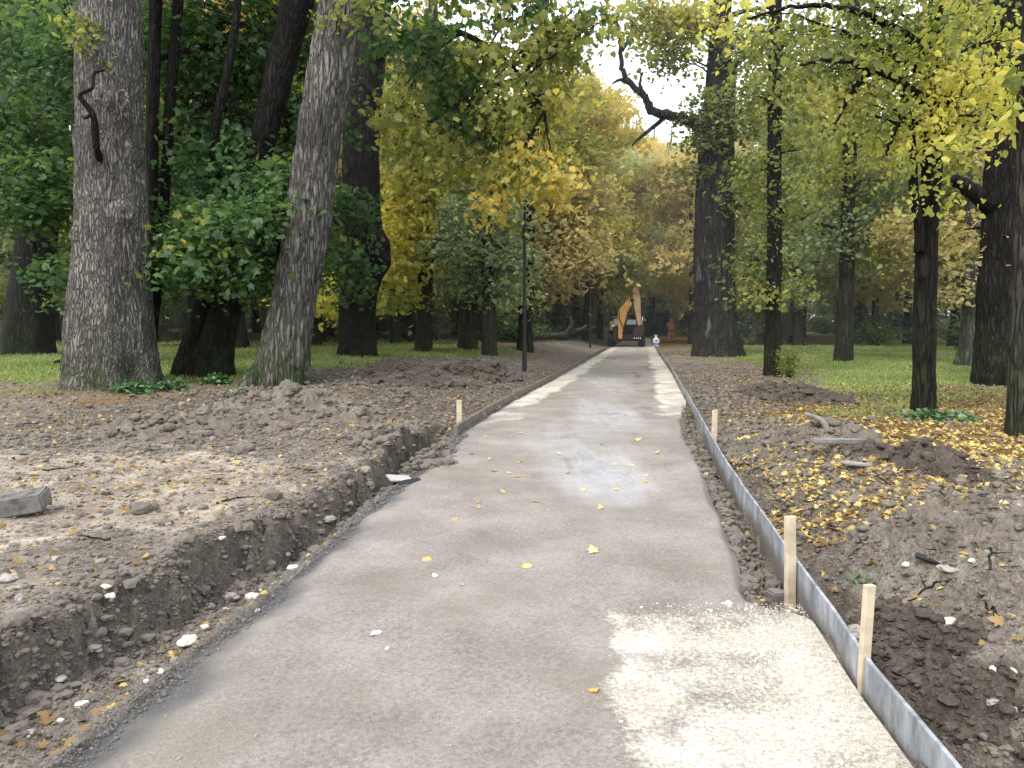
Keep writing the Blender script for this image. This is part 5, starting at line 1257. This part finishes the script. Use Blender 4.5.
boxo('chassis', (0, .9, .62), (1.5, 3.4, .42), M['dark_metal'], dg, .05)
boxo('axle_beam', (0, -.55, .48), (2.0, .22, .22), M['dark_metal'], dg, .03); boxo('axle_beam', (0, 2.2, .48), (2.0, .22, .22), M['dark_metal'], dg, .03)
bm = bmesh.new(); cube(bm, (.2, .8, 1.18), (1.65, 2.2, .66)); bmesh.ops.bevel(bm, geom=bm.edges[:], offset=.1, segments=2, affect='EDGES'); bd = bm_obj('engine_housing', bm, M['dark_metal'], dg)
boxo('fender', (lx(611.5), -.2, 1.18), (.18, .7, 1.0), M['yellow'], dg, .04)
cabp = boxo('cab', (-.62, .75, 1.40), (.62, 1.3, .95), M['dark_metal'], dg, .05)
boxo('window', (0, -.655, .16), (.46, .02, .45), M['glass'], cabp, .004); boxo('window', (-.315, 0, .16), (.02, .9, .45), M['glass'], cabp, .004); boxo('window', (.315, 0, .16), (.02, .9, .45), M['glass'], cabp, .004)
boxo('cab_roof', (0, 0, .50), (.7, 1.4, .07), M['yellow'], cabp, .02)
hd = boxo('windscreen', (.22, -.34, 1.58), (.75, .05, .32), M['glass'], dg, .01); 
for sx in (-.98, .98):
    for yy in (-.55, 2.2):
        wv = empty('wheel', (sx, yy, .49), None, None) if False else None
        prof = [(-.21, .2), (-.21, .40), (-.17, .47), (-.08, .49), (.08, .49), (.17, .47), (.21, .40), (.21, .2)]
        xx = np.array([a_ for a_, _ in prof]); rr = np.array([r_ for _, r_ in prof])
        V, T, Q = tube(np.stack([xx, 0 * xx, 0 * xx], -1), rr, 28)
        rgh = mesh_np('wheel', V, T, Q, smooth=False); wo_ = link('wheel', rgh, M['tyre'], dg); wo_.location = (sx, yy, .49)
        xx = np.array([-.225, -.22, .22, .225]); V, T, Q = tube(np.stack([xx, 0 * xx, 0 * xx], -1), np.array([.12, .22, .22, .12]), 20)
        link('rim', mesh_np('rim', V, T, Q), M['yellow'], wo_)
        if yy < 0:
            boxo('mudguard', (sx * 1.02, yy, 1.05), (.5, 1.0, .05), M['dark_metal'], dg, .02)
def plate(name, poly, y0, th, mat):
    bm = bmesh.new()
    f0 = [bm.verts.new((x, y0 - th / 2, z)) for x, z in poly]; f1 = [bm.verts.new((x, y0 + th / 2, z)) for x, z in poly]
    bm.faces.new(f0); bm.faces.new(f1[::-1])
    for i in range(len(poly)): j = (i + 1) % len(poly); bm.faces.new((f0[j], f0[i], f1[i], f1[j]))
    bmesh.ops.recalc_face_normals(bm, faces=bm.faces[:]); bmesh.ops.bevel(bm, geom=bm.edges[:], offset=.02, segments=1, affect='EDGES')
    return bm_obj(name, bm, mat, dg)
plate('boom', [(lx(a_), lz(b_)) for a_, b_ in ((618.4, 338), (621.9, 339), (624.8, 326), (628.0, 314), (631.4, 305), (631.4, 298), (628.6, 298.6), (624.8, 303), (619.6, 309.5), (617.7, 313), (618.2, 324))], -.9, .40, M['orange'])
plate('dipper_arm', [(lx(a_), lz(b_)) for a_, b_ in ((632, 290), (634.3, 288.5), (637.6, 290.5), (639.2, 298), (640.8, 325), (637.4, 326), (633.2, 306), (631.6, 300))], -.95, .34, M['arm'])
def rod(name, p0, p1, r_, mat):
    V, T, Q = tube(np.array([p0, p1], float), np.array([r_, r_]), 10); link(name, mesh_np(name, V, T, Q, smooth=True), mat, dg)
rod('boom_ram', (lx(623), -1.14, lz(334)), (lx(628), -1.14, lz(312)), .06, M['dark_metal']); rod('piston', (lx(628), -1.14, lz(312)), (lx(631), -1.14, lz(301)), .035, M['steel'])
rod('arm_ram', (lx(640), -1.0, lz(298)), (lx(642), -1.0, lz(316)), .055, M['dark_metal']); rod('piston', (lx(642), -1.0, lz(316)), (lx(641), -1.0, lz(328)), .035, M['steel'])
rod('hinge_pin', (lx(631.5), -1.2, lz(301)), (lx(631.5), -.65, lz(301)), .12, M['dark_metal'])
for k, (a_, b_) in enumerate((((619, 312), (624, 330)), ((630, 300), (634, 294)))):
    pts_ = spline([(lx(a_[0]), -1.16, lz(a_[1])), (lx((a_[0] + b_[0]) / 2) - .12, -1.3, lz((a_[1] + b_[1]) / 2) + .1), (lx(b_[0]), -1.16, lz(b_[1]))], 16)
    V, T, Q = tube(pts_, np.full(16, .03), 7); link('hose', mesh_np('hose', V, T, Q, smooth=True), M['tyre'], dg)
bk = plate('bucket', [(lx(a_), lz(b_)) for a_, b_ in ((636, 326), (642.5, 325), (644, 331), (641, 337), (634, 337), (632, 332))], -.95, .6, M['dark_metal'])
for k in range(4): boxo('tooth', (lx(634 + 2 * k), -.95, lz(337.9)), (.07, .5, .1), M['steel'], bk, .01)
boxo('stabiliser', (-.72, -1.0, .75), (.2, .25, .8), M['dark_metal'], dg, .03); boxo('stabiliser', (.85, -1.0, .85), (.2, .25, .9), M['dark_metal'], dg, .03)
boxo('headlight', (-.86, -.75, 1.35), (.16, .05, .14), M['steel'], dg, .02); boxo('headlight', (.95, -.85, 1.5), (.14, .05, .3), M['steel'], dg, .02)

# ------------------------------------------------------------------ white and blue container
M['white'] = plain('white_plastic', (.78, .80, .82), .4, .06, 5); M['blue'] = plain('blue_plastic', (.10, .22, .48), .4, .1, 5)
q = at(655.8, 346, 48.5); q[2] = .012; k2 = 48.5 / F
e = empty('water_container', q, 'small white and blue container with a narrow neck standing right of the digger', 'container')
boxo('body', (0, 0, .42), (.46, .4, .36), M['white'], e, .06); boxo('blue_band', (0, 0, .155), (.47, .41, .15), M['blue'], e, .03); boxo('foot', (0, 0, .04), (.46, .40, .075), M['white'], e, .02)
V, T, Q = tube(np.array([(0, 0, .6), (0, 0, .68), (0, 0, .74), (0, 0, .84), (0, 0, .86)]), np.array([.14, .09, .07, .11, .10]), 16); link('neck', mesh_np('neck', V, T, Q), M['white'], e)
boxo('label_panel', (0, -.202, .45), (.2, .012, .16), M['blue'], e, .003)

# ------------------------------------------------------------------ worker
M['skin'] = plain('skin', (.45, .26, .18), .6, .05); M['vest'] = plain('orange_hi_vis_vest', (.75, .20, .06), .7, .1); M['trousers'] = plain('orange_work_trousers', (.55, .22, .06), .75, .15); M['shorts'] = plain('dark_waist_layer', (.03, .025, .03), .8); M['hat'] = plain('pale_helmet', (.6, .45, .38), .5); M['boot'] = plain('work_boot', (.05, .035, .025), .8)
yw = 56.0; q = at(671, 343, yw); q[2] = float(height(np.array([q[0]]), np.array([yw]))[0])
e.scale = (.86,) * 3
wk = empty('person', q, 'worker in an orange vest and orange trousers standing right of the far road end', 'person', rz=.1)
def skin(name, verts, edges, rad, mat, par, sub=2):
    me = bpy.data.meshes.new(name); me.from_pydata(verts, edges, [])
    o = link(name, me, mat, par)
    o.modifiers.new('skin', 'SKIN'); sv = me.skin_vertices[0].data
    for i, r_ in enumerate(rad):
        sv[i].radius = r_ if isinstance(r_, tuple) else (r_, r_); sv[i].use_root = i == 0
    m_ = o.modifiers.new('sub', 'SUBSURF'); m_.levels = sub; m_.render_levels = sub
    return o
bv = [(0, 0, .95), (0, .0, 1.15), (0, 0, 1.38), (0, 0, 1.50), (0, -.02, 1.60), (0, -.02, 1.70), (.19, 0, 1.42), (.34, .03, 1.18), (.22, -.12, 1.02), (-.19, 0, 1.42), (-.34, .03, 1.18), (-.22, -.12, 1.02), (.10, 0, .88), (.15, 0, .48), (.17, .02, .10), (.18, -.14, .04), (-.10, 0, .88), (-.15, 0, .48), (-.17, .02, .10), (-.18, -.14, .04)]
be = [(0, 1), (1, 2), (2, 3), (3, 4), (4, 5), (2, 6), (6, 7), (7, 8), (2, 9), (9, 10), (10, 11), (0, 12), (12, 13), (13, 14), (14, 15), (0, 16), (16, 17), (17, 18), (18, 19)]
br = [(.15, .10), (.14, .10), (.16, .11), .05, .095, .08, .06, .042, .03, .06, .042, .03, .085, .06, .045, .04, .085, .06, .045, .04]
skin('body', bv, be, br, M['skin'], wk)
skin('vest', [(0, 0, 1.0), (0, 0, 1.15), (0, 0, 1.36), (0, 0, 1.46), (.17, 0, 1.42), (-.17, 0, 1.42), (.27, .02, 1.28), (-.27, .02, 1.28)], [(0, 1), (1, 2), (2, 3), (2, 4), (2, 5), (4, 6), (5, 7)], [(.17, .12), (.165, .12), (.19, .13), .08, .085, .085, .06, .06], M['vest'], wk)
skin('shorts', [(0, 0, 1.0), (0, 0, .9), (.11, 0, .78), (-.11, 0, .78)], [(0, 1), (1, 2), (1, 3)], [(.165, .12), (.17, .12), .10, .10], M['shorts'], wk)
skin('trousers', [(0, 0, .84), (.11, 0, .76), (.15, 0, .48), (.17, .02, .12), (-.11, 0, .76), (-.15, 0, .48), (-.17, .02, .12)], [(0, 1), (1, 2), (2, 3), (0, 4), (4, 5), (5, 6)], [(.12, .1), .1, .085, .085, .1, .085, .085], M['trousers'], wk)
V, T, Q = tube(np.array([(0, -.02, 1.66), (0, -.02, 1.70), (0, -.02, 1.77), (0, -.02, 1.80)]), np.array([.115, .11, .085, .02]), 16); link('helmet', mesh_np('helmet', V, T, Q, smooth=True), M['hat'], wk)
for sx in (-.175, .175): boxo('boot', (sx, -.05, .05), (.11, .28, .11), M['boot'], wk, .03)
